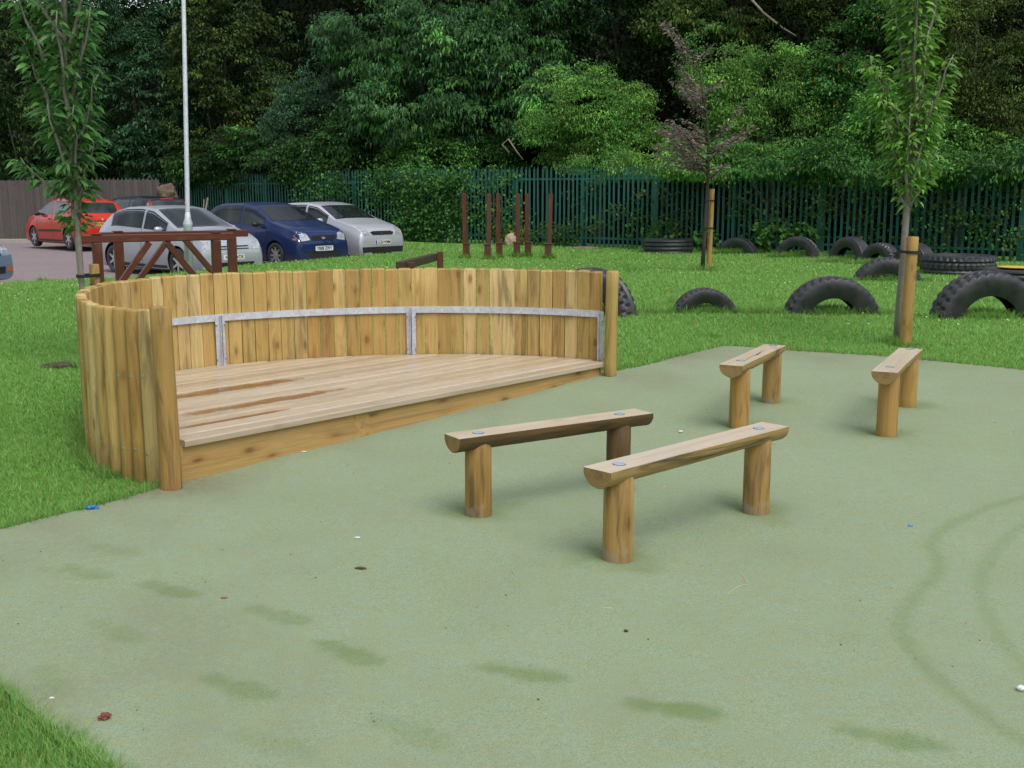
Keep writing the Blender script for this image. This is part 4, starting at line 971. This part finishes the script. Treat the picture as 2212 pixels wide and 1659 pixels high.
def bgtree(name, label, cat, blobs_px, y, ncl, leaf, cols, lpc=14, spread=.34, droop=.3, wr=.5, trunk=True, bark='barkd', group='trees and shrubs on the bank behind the fence', xtra=None):
    bl = []
    for (u, v, ru, rv, dy) in blobs_px:
        c = at(u, v, y + dy); s = (y + dy) / FPX; bl.append(((c.x, c.y, c.z), (ru * s, max(.8, .6 * ru * s), rv * s)))
    cx = sum(b[0][0] for b in bl) / len(bl); cy = sum(b[0][1] for b in bl) / len(bl)
    g0 = float(hz(np.array([cx]), np.array([cy]))[0]); g0 = max(g0, -.2); O = Vector((cx, cy, g0)); root = empty(name, O, 0, label, cat, group)
    bl = [((c[0] - O.x, c[1] - O.y, c[2] - O.z), r) for c, r in bl]
    V, F, C = crown_leaves(bl, int(ncl * 1.0), int(lpc * 2.0), leaf, cols, spread, droop, cx, wr); 
    if xtra:
        k, xc = xtra; sel = rng.random(len(F)) < k; sel4 = np.repeat(sel, 4); C[sel4] = np.array(xc)
    npmesh('crown', V, F, M['leafbg'], C, root)
    m = MB()
    top = max(b[0][2] for b in bl); m.add(tube([(0, .3, -.5), (.1, .5, top * .3), (-.1, .6, top * .55)], [.16, .12, .05], 8), None, 0, True)
    for c, r in bl:
        if c[1] < -1: continue
        m.add(tube([(0.05, .3, max(.2, c[2] * .4)), (c[0] * .6, c[1] * .6 + .1, c[2] * .8), (c[0], c[1], c[2] + r[2] * .3)], [.07, .045, .015], 6), None, 0, True)
    m.build('trunk', M[bark], root); return root
DK = [(.016, .044, .014), (.024, .058, .016), (.032, .062, .015)]
DB = [(.028, .080, .034), (.042, .108, .044), (.060, .128, .054)]
MD = [(.030, .098, .020), (.050, .145, .028), (.048, .118, .028)]
BR = [(.068, .205, .038), (.10, .25, .042), (.145, .275, .042), (.08, .19, .045)]
OL = [(.052, .088, .016), (.082, .115, .02), (.042, .066, .015)]
bgtree('tree', 'dark olive tree filling the upper left corner behind the young leafy tree', 'tree', [(60, 120, 120, 150, 0), (20, 300, 110, 110, -1)], 45.5, 900, .14, DK + OL[:1])
bgtree('tree', 'dull blue-green tree over the grey fence, left of the lamp post', 'tree', [(300, 200, 120, 130, 0), (260, 60, 110, 90, 1), (330, 320, 90, 60, -.5)], 45, 1300, .14, DB[:2] + DK[:1])
bgtree('tree', 'dark olive tree just right of the lamp post', 'tree', [(490, 120, 120, 150, 0), (450, 270, 80, 90, -.5)], 44, 1100, .14, DK + OL)
bgtree('shrub', 'dark low shrub behind the fence below the olive tree', 'shrub', [(540, 340, 110, 65, 0), (430, 350, 70, 45, 1)], 42.5, 800, .12, DK + MD[:1])
bgtree('tree', 'bushy blue-green willow-like tree left of the large cherry tree', 'tree', [(680, 180, 85, 75, 0), (650, 260, 75, 70, -.3), (720, 90, 60, 60, .3)], 41, 1500, .10, DB + [(.05, .11, .07)], wr=.35)
bgtree('shrub', 'dense shrub with scattered white flowers above the left part of the green fence', 'shrub', [(760, 310, 120, 70, 0), (650, 350, 90, 45, .3)], 40, 1300, .10, MD + DK, xtra=(.006, (.7, .7, .62)))
bgtree('tree', 'large spreading cherry tree with drooping leaves in the middle of the bank', 'tree', [(930, 90, 190, 100, 0), (1100, 130, 150, 110, -.5), (900, 230, 170, 70, -.7), (1080, 260, 120, 60, -1), (800, 60, 110, 90, .5), (1150, 30, 140, 70, 0)], 39, 3000, .15, MD + DB[:2], droop=.6, spread=.4, wr=.42)
bgtree('shrub', 'bright green bramble thicket spilling over the fence in the middle', 'shrub', [(930, 340, 95, 55, 0), (1040, 345, 85, 45, 0)], 38, 1100, .10, MD + BR[:2])
bgtree('sapling', 'pale green sapling standing at the left side of the rounded shrub', 'sapling', [(1185, 215, 45, 75, 0)], 36, 300, .13, BR + DB[1:], droop=.5)
bgtree('shrub', 'rounded light green feathery shrub behind the fence left of the purple tree', 'shrub', [(1290, 240, 110, 90, 0), (1210, 290, 80, 60, .2), (1350, 300, 90, 60, -.3), (1330, 352, 110, 28, -2)], 34.5, 2300, .085, BR, wr=.38)
bgtree('tree', 'black-green tree in the dark gap at the top, above the rounded shrub', 'tree', [(1320, 60, 120, 90, 0), (1400, 160, 80, 70, 0)], 38.5, 700, .13, DK)
bgtree('tree', 'broad light green feathery tree overhanging the fence behind the purple tree', 'tree', [(1640, 210, 130, 120, 0), (1560, 310, 110, 60, -.3), (1740, 290, 130, 80, -.5), (1560, 130, 90, 70, .3), (1840, 300, 90, 80, -.5), (1600, 350, 120, 32, -2.6), (1760, 358, 120, 34, -3), (1480, 350, 70, 28, -1.5), (1880, 362, 80, 36, -3.2)], 31.5, 4200, .085, BR + [(.08, .16, .03)], wr=.38)
bgtree('tree', 'olive green tree across the top above the broad feathery tree', 'tree', [(1600, 20, 170, 70, 0), (1740, 50, 120, 60, 0), (1480, 40, 90, 50, .5)], 35, 1100, .12, OL + MD[:1])
bgtree('shrub', 'shrub sprinkled with orange berries left of the right-hand staked tree', 'shrub', [(1830, 160, 80, 90, 0), (1900, 60, 70, 70, 0)], 31, 1200, .10, MD + BR[:1], xtra=(.014, (.55, .10, .01)))
bgtree('tree', 'olive tree with fine yellowish leaves in the upper right corner', 'tree', [(2110, 110, 130, 130, 0), (2170, 240, 100, 100, -.5), (2020, 60, 90, 80, .5)], 28.5, 2500, .075, OL + [(.07, .10, .02), (.04, .09, .02)], wr=.45)
bgtree('shrub', 'low leafy shrub over the fence at the right edge', 'shrub', [(2140, 320, 110, 50, 0), (2010, 300, 90, 55, .3), (1930, 250, 80, 70, .5), (2060, 355, 90, 28, -1.5), (2180, 350, 80, 30, -1.5)], 27.8, 1700, .09, BR + MD)
bgtree('shrub', 'dark leafy branches hanging over the top of the right half of the green fence', 'shrub', [(1540, 338, 80, 38, 2.2), (1680, 352, 85, 24, 1.2), (1790, 335, 70, 45, .6), (1880, 358, 75, 28, -.2), (1990, 340, 70, 40, -.7), (2090, 352, 60, 22, -1.3), (2190, 340, 80, 36, -2.0)], 27.5, 1050, .09, MD + BR[:1])
# far woodland mass that fills the gaps
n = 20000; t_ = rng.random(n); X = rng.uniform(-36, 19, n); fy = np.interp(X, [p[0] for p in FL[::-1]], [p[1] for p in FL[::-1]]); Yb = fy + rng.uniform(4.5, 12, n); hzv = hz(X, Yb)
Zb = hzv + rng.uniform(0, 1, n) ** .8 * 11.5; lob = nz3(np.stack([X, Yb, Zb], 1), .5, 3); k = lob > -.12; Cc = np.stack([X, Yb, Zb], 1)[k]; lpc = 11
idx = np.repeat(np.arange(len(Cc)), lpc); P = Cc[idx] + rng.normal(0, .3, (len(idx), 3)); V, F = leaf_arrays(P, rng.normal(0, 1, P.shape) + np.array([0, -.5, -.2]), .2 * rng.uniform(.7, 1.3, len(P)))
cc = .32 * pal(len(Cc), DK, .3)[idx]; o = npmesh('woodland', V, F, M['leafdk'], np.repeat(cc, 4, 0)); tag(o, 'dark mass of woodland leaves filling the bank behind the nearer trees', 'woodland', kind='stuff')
n = 3500; a_ = rng.uniform(-.15, PI + .15, n); rad = rng.uniform(26, 34, n); X = rad * np.cos(a_) ; Yb = 4 - rad * np.sin(a_); lobe = 7.5 + 2.5 * nz3(np.stack([X, Yb, X * 0], 1), .15, 2)
Cc = np.stack([X, Yb, rng.uniform(0, 1, n) * lobe], 1); idx = np.repeat(np.arange(n), 8); P = Cc[idx] + rng.normal(0, .5, (n * 8, 3)); V, F = leaf_arrays(P, rng.normal(0, 1, P.shape), .6 * rng.uniform(.7, 1.3, len(P)))
o = npmesh('woodland', V, F, M['leafbg'], np.repeat(pal(n, DK + MD, .3)[idx], 4, 0)); tag(o, 'row of leafy trees standing across the field opposite the wooded bank', 'woodland', kind='stuff')
# bare tall trunks in the gaps and pale dead branches
for i, (pts, y, r, lab) in enumerate([([(1100, 330), (1085, 312), (1098, 300), (1118, 330), (1130, 345)], 34.6, .035, 'pale dead branch lying across the leaves above the fence'),
                                ([(1620, -5), (1650, 28), (1690, 60), (1720, 78)], 33, .035, 'long pale bare branch slanting over the feathery tree'),
                                ([(880, -8), (874, 25)], 40, .03, 'short bare stem near the top of the cherry tree')]):
    Q = [at(u, v, y) for u, v in pts]; O = Q[0]; m = MB(); m.add(tube([q - O for q in Q], [r * (1 - .12 * k) for k in range(len(Q))], 7), None, 0, True)
    o = m.build('dead_branch', M['barkp']); o.location = O; tag(o, lab, 'branch')
# climbing plants on the fence
def on_fence(u, v, off=-.12):
    best = None; d = ray(u, v)
    for k in range(2000):
        tpar = 20 + k * .015; p = Vector((0, 0, CAM_H)) + d * (tpar / d.y)
        if float(behind(np.array([p.x]), np.array([p.y]))[0]) > off * 1.3: return p
def climber(label, boxes, ncl, leaf, cols, lpc=12, spread=.2, name='ivy', cat='climbing plant'):
    C = []
    tot = sum(b[4] for b in boxes)
    for (u0, v0, u1, v1, w) in boxes:
        for _ in range(int(ncl * w / tot)):
            u = random.uniform(u0, u1); v = random.uniform(v0, v1)
            if noise.noise((u * .02, v * .02, w)) < -.15 and w < 5: continue
            p = on_fence(u, v, random.choice([-.22, -.1, .12, .3])); C.append(p)
    C = np.array([tuple(c) for c in C]); O = C.mean(0); O[2] = 0; C = C - O; idx = np.repeat(np.arange(len(C)), lpc)
    P = C[idx] + rng.normal(0, spread, (len(idx), 3)) * np.array([1, .4, .8]); D = rng.normal(0, 1, P.shape) + np.array([0, -.8, -.3]); L = leaf * rng.uniform(.7, 1.3, len(P))
    V, F = leaf_arrays(P, D, L, .7, .1, .2); cc = pal(len(C), cols, .25)[idx] * np.exp(rng.normal(0, .15, (len(idx), 1))); o = npmesh(name, V, F, M['leafbg'], np.repeat(cc, 4, 0)); o.location = O
    tag(o, label, cat, 'plants growing on the green fence')
climber('thick mat of climber covering the green fence left of the tall brown posts', [(800, 365, 1000, 520, 4), (870, 380, 990, 530, 4.5), (620, 365, 840, 430, 2), (980, 375, 1130, 520, 1.6)], 1250, .10, MD + BR[:2])
climber('thin climber among the pales between the brown posts and the purple tree', [(1190, 400, 1500, 530, 2), (1120, 490, 1240, 530, 1)], 190, .09, MD + OL, spread=.15)
climber('sparse climber on the right-hand part of the green fence', [(1560, 400, 1900, 530, 2), (1950, 400, 2212, 540, 4), (1700, 380, 2000, 470, 1)], 420, .085, MD + OL + BR[:1], spread=.16)
climber('light green nettles growing between the half-buried tyres and the fence', [(1640, 492, 1700, 535, 2), (1700, 490, 1770, 520, 2), (1765, 500, 1800, 550, 2), (1500, 490, 1545, 520, 1), (1400, 480, 1460, 520, 1)], 150, .13, [(.07, .20, .035), (.10, .24, .045)], spread=.12, name='nettles', cat='weeds')
climber('yellowish weed clump beside the pale tree stump', [(1090, 495, 1125, 515, 2)], 40, .10, [(.16, .22, .035), (.12, .17, .03)], spread=.12, name='shrub', cat='shrub')
# stump and low logs
o = lump('tree_stump', .19, .19, .26, plain('cut_stump', (.40, .29, .21), .8, .4, 9, .4), 1, amp=.2); o.location = G(1104, 533) + Vector((0, .3, .12)); tag(o, 'pale cut tree stump below the weeds between the brown posts', 'stump')
o = lump('fallen_log', .38, .09, .06, plain('pale_log', (.17, .12, .08), .8, .4, 9, .4), 5, amp=.3); o.location = G(1268, 541) + Vector((0, .4, .03)); tag(o, 'low pale log lying at the foot of the fence right of the brown posts', 'log')

# ------------------------------------------------------------ young staked trees
def young_tree(base, h0, trunk_pts, tr, branches, nleaf, leaf, cols, label, bark, reach=.35, droop=.45, up=1.0, name='young_tree', blen=1.0):
    O = Vector(base); root = empty(name, O, 0, label, 'tree', 'young staked trees'); m = MB(); m.add(tube([Vector(p) for p in trunk_pts], tr, 10), None, 0, True); m.build('trunk', M[bark], root)
    bm_ = MB(); P = []; D = []
    for (z0, an, out, rise) in branches:
        ax = Vector(np.array([np.interp(z0, [p[2] for p in trunk_pts], [p[k] for p in trunk_pts]) for k in range(3)])); d = Vector((math.cos(an), math.sin(an), 0)); pts = []
        nseg = 6
        for k in range(nseg + 1):
            f = k / nseg; pts.append(ax + d * out * (f ** .75) + Vector((random.uniform(-.02, .02), random.uniform(-.02, .02), rise * f)))
        bm_.add(tube(pts, [.011 * (1 - .75 * k / nseg) * (1 + rise) for k in range(nseg + 1)], 5), None, 0, True)
        for k in range(int(nleaf * (rise + out))):
            f = random.uniform(.12, 1.0) * nseg; i = min(int(f), nseg - 1); q = pts[i].lerp(pts[i + 1], f - i); a = random.uniform(0, 2 * PI)
            P.append(tuple(q)); D.append((math.cos(a) + d.x * .35, math.sin(a) + d.y * .35, random.uniform(-.35, .35)))
    bm_.build('branches', M[bark], root); P = np.array(P); D = np.array(D); L = leaf * rng.uniform(.65, 1.2, len(P)); D = norm(D)
    # a leaf stalk keeps each leaf off its branch
    P = P + D * rng.uniform(.0, reach * .25, (len(P), 1)); V, F = leaf6(P, D, L, .34, droop); c = pal(len(P), cols, .22); npmesh('foliage', V, F, M['leaf'], np.repeat(c, 6, 0), root); return root
def stake(base, h, r, label, ties, toward, lean=0):
    root = empty('tree_stake', base, 0, label, 'stake', 'round timber tree stakes'); root.rotation_euler = (0, lean, 0)
    m = MB(); m.add(cyl(r, -.15, h, 20, .005, r * .96, .04, h), None, 0, True); o = m.build('post', M['stake'], root); o.modifiers.new('es', 'EDGE_SPLIT').split_angle = R(50)
    for z in ties:
        m = MB(); w = .026; t = Vector(toward); t.z = 0; L = t.length; dd = t.normalized(); pr = []
        n = Vector((-dd.y, dd.x, 0)); V = []; path = []
        for k in range(13): a = PI / 2 + PI * k / 12; path.append(-dd * 0 + dd * (r + .003) * math.cos(a) + n * (r + .003) * math.sin(a))
        for k in range(13): a = -PI / 2 + PI * k / 12; path.append(dd * L + dd * .05 * math.cos(a) + n * .05 * math.sin(a))
        rg = [[(p.x, p.y, z - w / 2), (p.x * 1.0, p.y, z + w / 2), (p.x + (p.normalized().x if p.length else 0) * .004, p.y + p.normalized().y * .004, z + w / 2), (p.x + p.normalized().x * .004, p.y + p.normalized().y * .004, z - w / 2)] for p in path]
        rg.append(rg[0]); m.add(loft(rg, cap=False)); m.build('tie', M['strap'], root)
# right tree
b = G(1937, 740); GT = [(.09, .24, .03), (.13, .30, .045), (.19, .36, .06)]
tp = [(0, 0, -.1), (.0, 0, .3), (.012, 0, .8), (.02, 0, 1.2), (.02, 0, 1.6), (.02, 0, 2.2), (.03, 0, 2.9), (.03, 0, 3.7)]
br = []
for z0, an, out, rise in [(1.22, 0, .28, .55), (1.24, 2.6, .2, .55), (1.3, 1.2, .2, .8), (1.28, 4.2, .2, .8), (1.3, 5.4, .22, .9), (1.45, 3.1, .28, .9), (1.5, .3, .3, .95), (1.6, 5.0, .2, 1.2), (1.7, 2.0, .22, 1.2), (1.75, 3.3, .38, .75), (1.8, -.2, .36, .8), (1.7, .1, .3, .5), (1.5, 3.4, .4, .75), (1.9, 3.2, .5, .7), (1.9, 4.3, .2, 1.3), (2.1, .9, .25, 1.2), (2.2, 2.9, .3, 1.1), (2.4, 5.6, .25, 1.2), (2.5, 3.9, .2, 1.2), (2.8, 0.2, .25, 1.1), (2.9, 2.6, .2, 1.1), (2.0, 3.6, .15, 1.3), (2.6, 1.5, .15, 1.2)]:
    br.append((z0, an, out, rise))
young_tree(b, 0, tp, [.036, .032, .029, .031, .024, .019, .013, .006], [(a, b_, c_ * .86, d_) for a, b_, c_, d_ in br], 105, .092, GT, 'young upright tree with bright drooping leaves, staked at the lawn edge on the right', 'bark', name='young_tree')
sb = G(1955, 747); stake(sb, 1.0, .054, 'thick yellow timber stake tied to the right-hand young tree', [.86], (b - sb), .012)
# left tree
b = G(192, 792); GL = [(.04, .14, .03), (.065, .18, .04), (.09, .21, .05)]
tp = [(0, 0, -.1), (-.01, 0, .5), (-.02, 0, 1.0), (-.02, 0, 1.5), (-.03, 0, 2.1), (-.02, 0, 3.0), (.0, 0, 3.7)]
br = []
for z0, an, out, rise in [(1.05, 2.9, .05, .55), (1.05, .2, .07, .5), (1.35, 3.2, .5, .35), (1.3, .3, .2, .6), (1.45, 1.3, .22, .6), (1.4, 4.2, .25, .7), (1.4, 5.3, .2, .7), (1.6, 2.6, .3, .7), (1.75, .1, .28, .6), (1.8, 3.3, .35, .8), (1.9, 4.9, .25, .9), (2.0, 1.0, .25, .9), (2.1, -.2, .3, .75), (2.2, 3.6, .4, .8), (2.4, 2.5, .4, .8), (2.5, .5, .3, .9), (2.6, 3.1, .45, .8), (2.7, 5.2, .3, 1.0), (2.9, 2.9, .45, .8), (2.9, 0, .3, .8)]:
    br.append((z0, an, out, rise))
young_tree(b, 0, tp, [.026, .024, .027, .02, .017, .012, .005], [(a, b_, c_ * .85, d_) for a, b_, c_, d_ in br], 88, .11, GL, 'young tree with dark hanging leaves in front of the red car on the left', 'bark')
sb = G(200, 792) + Vector((.02, .12, 0)); stake(sb, .84, .042, 'short yellow stake tied to the left young tree, behind the stage wall', [.75], (b - sb))
m = lump('soil_patch', .17, .13, .015, M['soil'], 2, amp=.35); m.location = G(137, 791) + Vector((0, 0, .012)); tag(m, kind='structure')
# middle purple tree
b = G(1517, 586); PU = [(.26, .18, .19), (.19, .15, .15), (.36, .20, .21), (.20, .21, .15), (.16, .19, .11)]
tp = [(0, 0, -.1), (.02, 0, .6), (.04, 0, 1.2), (.06, 0, 1.8), (.05, 0, 2.4), (-.02, 0, 3.0), (-.2, 0, 3.9), (-.75, 0, 4.5)]
br = []
for k in range(32):
    z0 = random.choice([random.uniform(1.7, 2.6), random.uniform(1.8, 3.6)]); an = random.choice([random.uniform(2.3, 4.0), random.uniform(0, 2 * PI)]); br.append((z0, an, random.uniform(.35, 1.15) * (1 if z0 < 2.7 else .62), random.uniform(.05, .6)))
br += [(2.2, .1, .8, .55), (2.4, .0, .6, .7), (1.9, 3.2, .6, .05), (3.3, 3.1, .5, .6), (3.7, 3.2, .4, .5), (3.9, .3, .25, .3), (4.1, 2.9, .4, .5), (4.3, 3.3, .3, .3), (4.0, 3.6, .5, .4)]
young_tree(b, 0, tp, [.045, .038, .034, .03, .024, .018, .012, .004], br, 100, .075, PU, 'thin purple-leaved tree with crooked top, staked in the middle of the lawn', 'barkd', droop=.2)
sb = G(1531, 585); stake(sb, 1.56, .05, 'tall yellow stake beside the thin purple-leaved tree', [.82, 1.34], (b - sb) + Vector((.03, 0, 0)), .012)

# ------------------------------------------------------------ grass
TUFT = []
for o in bpy.data.objects:
    if o.parent is None and o.name.startswith('tyre'): TUFT += [(o.location.x + dx_ * .5, o.location.y, .16, 380) for dx_ in (-1, -.3, .3, 1)] + [(o.location.x, o.location.y + .08, q_, 420) for q_ in (.06, .15, .25)]
    if o.parent is None and (o.name.startswith('tree_stake') or o.name.startswith('young_tree') or o.name.startswith('tall_post')): TUFT.append((o.location.x, o.location.y, .09, 260))
for _ in range(70): q_ = random.uniform(4, 22); TUFT.append((random.uniform(-.5, .5) * q_, q_, random.uniform(.03, .12), 60))
def grass():
    n = 900000; d = 2.6 * (34 / 2.6) ** rng.random(n); a = rng.uniform(-.56, .56, n); X = a * d; Y = d
    ok = ~in_poly(X, Y, RP) | (dist_poly(X, Y, RP) < .012); X, Y = X[ok], Y[ok]
    ok = ~in_poly(X, Y, CP); X, Y = X[ok], Y[ok]
    ok = behind(X, Y) < 1.0; X, Y = X[ok], Y[ok]
    stp = [tuple(p) for p in ARC]; ok = ~in_poly(X, Y, stp); X, Y = X[ok], Y[ok]
    tx0, ty0 = [], []
    for (cx, cy, rr, m_) in TUFT:
        a_ = rng.uniform(0, 2 * PI, m_); q = rr * (1 + .25 * np.abs(rng.normal(0, 1, m_))); tx0.append(cx + q * np.cos(a_)); ty0.append(cy + q * np.sin(a_) * .8)
    so_ = rng.uniform(.3, cum[-1] - .2, 5200)
    for sv in so_:
        p, t, nn = arc_at(sv); nn = nn if nn.dot(p - CEN) > 0 else -nn; e_ = .06 + abs(rng.normal(0, .035)); tx0.append(np.array([p.x + nn.x * e_])); ty0.append(np.array([p.y + nn.y * e_]))
    tx0 = np.concatenate(tx0); ty0 = np.concatenate(ty0); kk = ~in_poly(tx0, ty0, RP); tx0, ty0 = tx0[kk], ty0[kk]
    n1 = len(X); X = np.concatenate([X, tx0]); Y = np.concatenate([Y, ty0])
    n = len(X); Z = gz(X, Y); k = np.maximum(1, Y / 4.2); er = dist_poly(X, Y, RP); long = 1 + .9 * np.exp(-er / .12); long[n1:] = rng.uniform(1.2, 3.2, n - n1)
    H = (.017 + .016 * rng.random(n)) * (.8 + .2 * k) * long; wd = .0022 * k; az = rng.uniform(0, 2 * PI, n); lean = rng.uniform(.2, 1.6, n); tx_, ty_ = np.cos(az), np.sin(az)
    B = np.stack([X, Y, Z - .004], 1); sd_ = np.stack([-ty_, tx_, np.zeros(n)], 1) * wd[:, None]; tip = B + np.stack([tx_ * lean * H, ty_ * lean * H, H], 1)
    V = np.stack([B - sd_, B + sd_, tip], 1).reshape(-1, 3); i = np.arange(n) * 3
    pn = np.array([noise.noise((float(a_) * .5, float(b_) * .5, 5)) for a_, b_ in zip(X[::8], Y[::8])]); pn = np.repeat(pn, 8)[:n][:, None] if len(pn) * 8 >= n else np.zeros((n, 1))
    c = pal(n, [(.17, .355, .07), (.21, .41, .085), (.155, .385, .085), (.29, .43, .13)], .15) * (1 + .3 * pn)
    dry = rng.random(n) < .06; c[dry] = (.30, .28, .10)
    o = npmesh('grass', V, np.stack([i, i + 1, i + 2], 1), M['leafg'], np.repeat(c, 3, 0)); tag(o, 'short bright green lawn grass around the rubber surface', 'grass', kind='stuff')
grass()
# clover heads and daisies
n = 800; Y = 11 * (30 / 11) ** rng.random(n); X = rng.uniform(-.5, .5, n) * Y; ok = (~in_poly(X, Y, CP)) & (~in_poly(X, Y, RP)) & (behind(X, Y) < -1) & (nz3(np.stack([X, Y, X * 0], 1), .25, 1) > -.05); X, Y = X[ok], Y[ok]
Z = gz(X, Y) + .045; n = len(X); r_ = .009 * np.maximum(1, Y / 13); V = np.stack([np.stack([X + r_ * a_, Y + r_ * b_, Z + c_], 1) for a_, b_, c_ in ((-1, -1, 0), (1, -1, 0), (1, 1, 0.008), (-1, 1, 0.008))], 1).reshape(-1, 3); i = np.arange(n) * 4
o = npmesh('clover_flowers', V, np.stack([i, i + 1, i + 2, i + 3], 1), M['leafg'], np.repeat(pal(n, [(.7, .7, .55), (.55, .55, .2)], .1), 4, 0)); tag(o, 'tiny white and yellow clover heads sprinkled over the lawn', 'flowers', kind='stuff')

# ------------------------------------------------------------ litter on the rubber surface
def small(name, u, v, sx, sy, sz, mat, label, cat, rz=0, amp=.25, dz=.0):
    o = lump(name, sx, sy, sz, mat, u * .1, amp=amp); p = G(u, v); o.location = (p.x, p.y, p.z + .016 + sz * .6 + dz); o.rotation_euler = (0, 0, rz); return tag(o, label, cat)
Wh = plain('white_litter', (.75, .76, .78), .5); Bu = plain('blue_litter', (.03, .22, .55), .4); Lr = plain('red_brown_leaf', (.20, .06, .045), .7); Lb = plain('brown_leaf', (.09, .055, .03), .7); Dkp = plain('dark_pebble', (.05, .03, .03), .7)
small('paper_scrap', 772, 1169, .014, .008, .003, Wh, 'small white paper disc on the rubber left of the benches', 'litter')
small('paper_scrap', 113, 1519, .008, .005, .003, Wh, 'tiny white scrap near the lower left lawn corner', 'litter')
small('foil_ball', 2204, 1500, .012, .012, .009, Wh, 'crumpled shiny foil at the right edge of the rubber', 'litter')
small('bottle_cap', 1966, 1145, .012, .010, .006, Bu, 'small blue plastic cap lying right of the benches', 'litter')
small('blue_wrapper', 200, 1104, .03, .02, .008, Bu, 'blue wrapper caught at the lawn edge left of the stage', 'litter', amp=.6)
small('dry_leaf', 226, 1563, .017, .012, .011, Lr, 'curled red-brown dry leaf near the lower left corner', 'leaf', .5, .6)
small('dry_leaf', 779, 1236, .024, .009, .004, Lb, 'flat brown leaf on the rubber in front of the stage', 'leaf', -.15, .5)
small('dry_leaf', 484, 1300, .012, .006, .003, plain('orange_leaf', (.35, .14, .06), .7), 'tiny orange leaf fragment among the damp footprints', 'leaf', 0, .5)
small('pebble', 1352, 1374, .008, .007, .005, Dkp, 'small dark red pebble below the nearest bench', 'pebble')
small('pebble', 1470, 938, .014, .010, .005, Wh, 'white pebble between the two long benches', 'pebble')
small('paper_scrap', 657, 982, .016, .006, .004, Wh, 'white scrap at the foot of the stage front', 'litter')
n = 210; cy = 3.0 * (11 / 3.0) ** rng.random(n); cx = rng.uniform(-.5, .5, n) * cy; k = in_poly(cx, cy, RP) & (dist_poly(cx, cy, RP) > .05) & ~in_poly(cx, cy, [tuple(p) for p in ARC]); cx, cy = cx[k], cy[k]; n = len(cx); m = MB(); dup = []
V = []; C4 = []
for a_, b_ in zip(cx, cy):
    z = gzf(a_, b_) + .017; q = random.uniform(.0016, .0042) * max(1, b_ / 5); an = random.uniform(0, PI)
    for k_ in range(4): t_ = an + k_ * PI / 2; V.append((a_ + q * math.cos(t_) * (1.6 if k_ % 2 else 1), b_ + q * math.sin(t_), z + (.003 if k_ == 1 else 0)))
i = np.arange(n) * 4; cc_ = pal(n, [(.03, .045, .04), (.06, .04, .025), (.03, .03, .03), (.45, .42, .30)], .3)
tag(npmesh('grit', np.array(V), np.stack([i, i + 1, i + 2, i + 3], 1), M['leafdk'], np.repeat(cc_, 4, 0)), 'fine dark grit and crumbs scattered over the rubber surface', 'grit', kind='stuff')
straw = plain('dry_straw', (.55, .50, .25), .7)
for pts, lab in (([(1572, 1294), (1585, 1282), (1600, 1274), (1616, 1273)], 'longer bent straw on the rubber right of the nearest bench'), ([(1602, 1250), (1608, 1258), (1612, 1268)], 'short straw just above the longer bent straw'),
                 ([(1106, 1240), (1110, 1246), (1113, 1252)], 'tiny straw below the bench with the blackened post'), ([(212, 1497 + 60), (228, 1558)], 'pale straw beside the red-brown leaf'), ([(1300, 1322), (1322, 1323)], 'pale straw lying below the left leg of the nearest bench')):
    Q = [G(u, v) + Vector((0, 0, .018)) for u, v in pts]; O = Q[0]; m = MB(); m.add(tube([q - O for q in Q], .0016, 5)); o = m.build('straw', straw); o.location = O; tag(o, lab, 'straw')
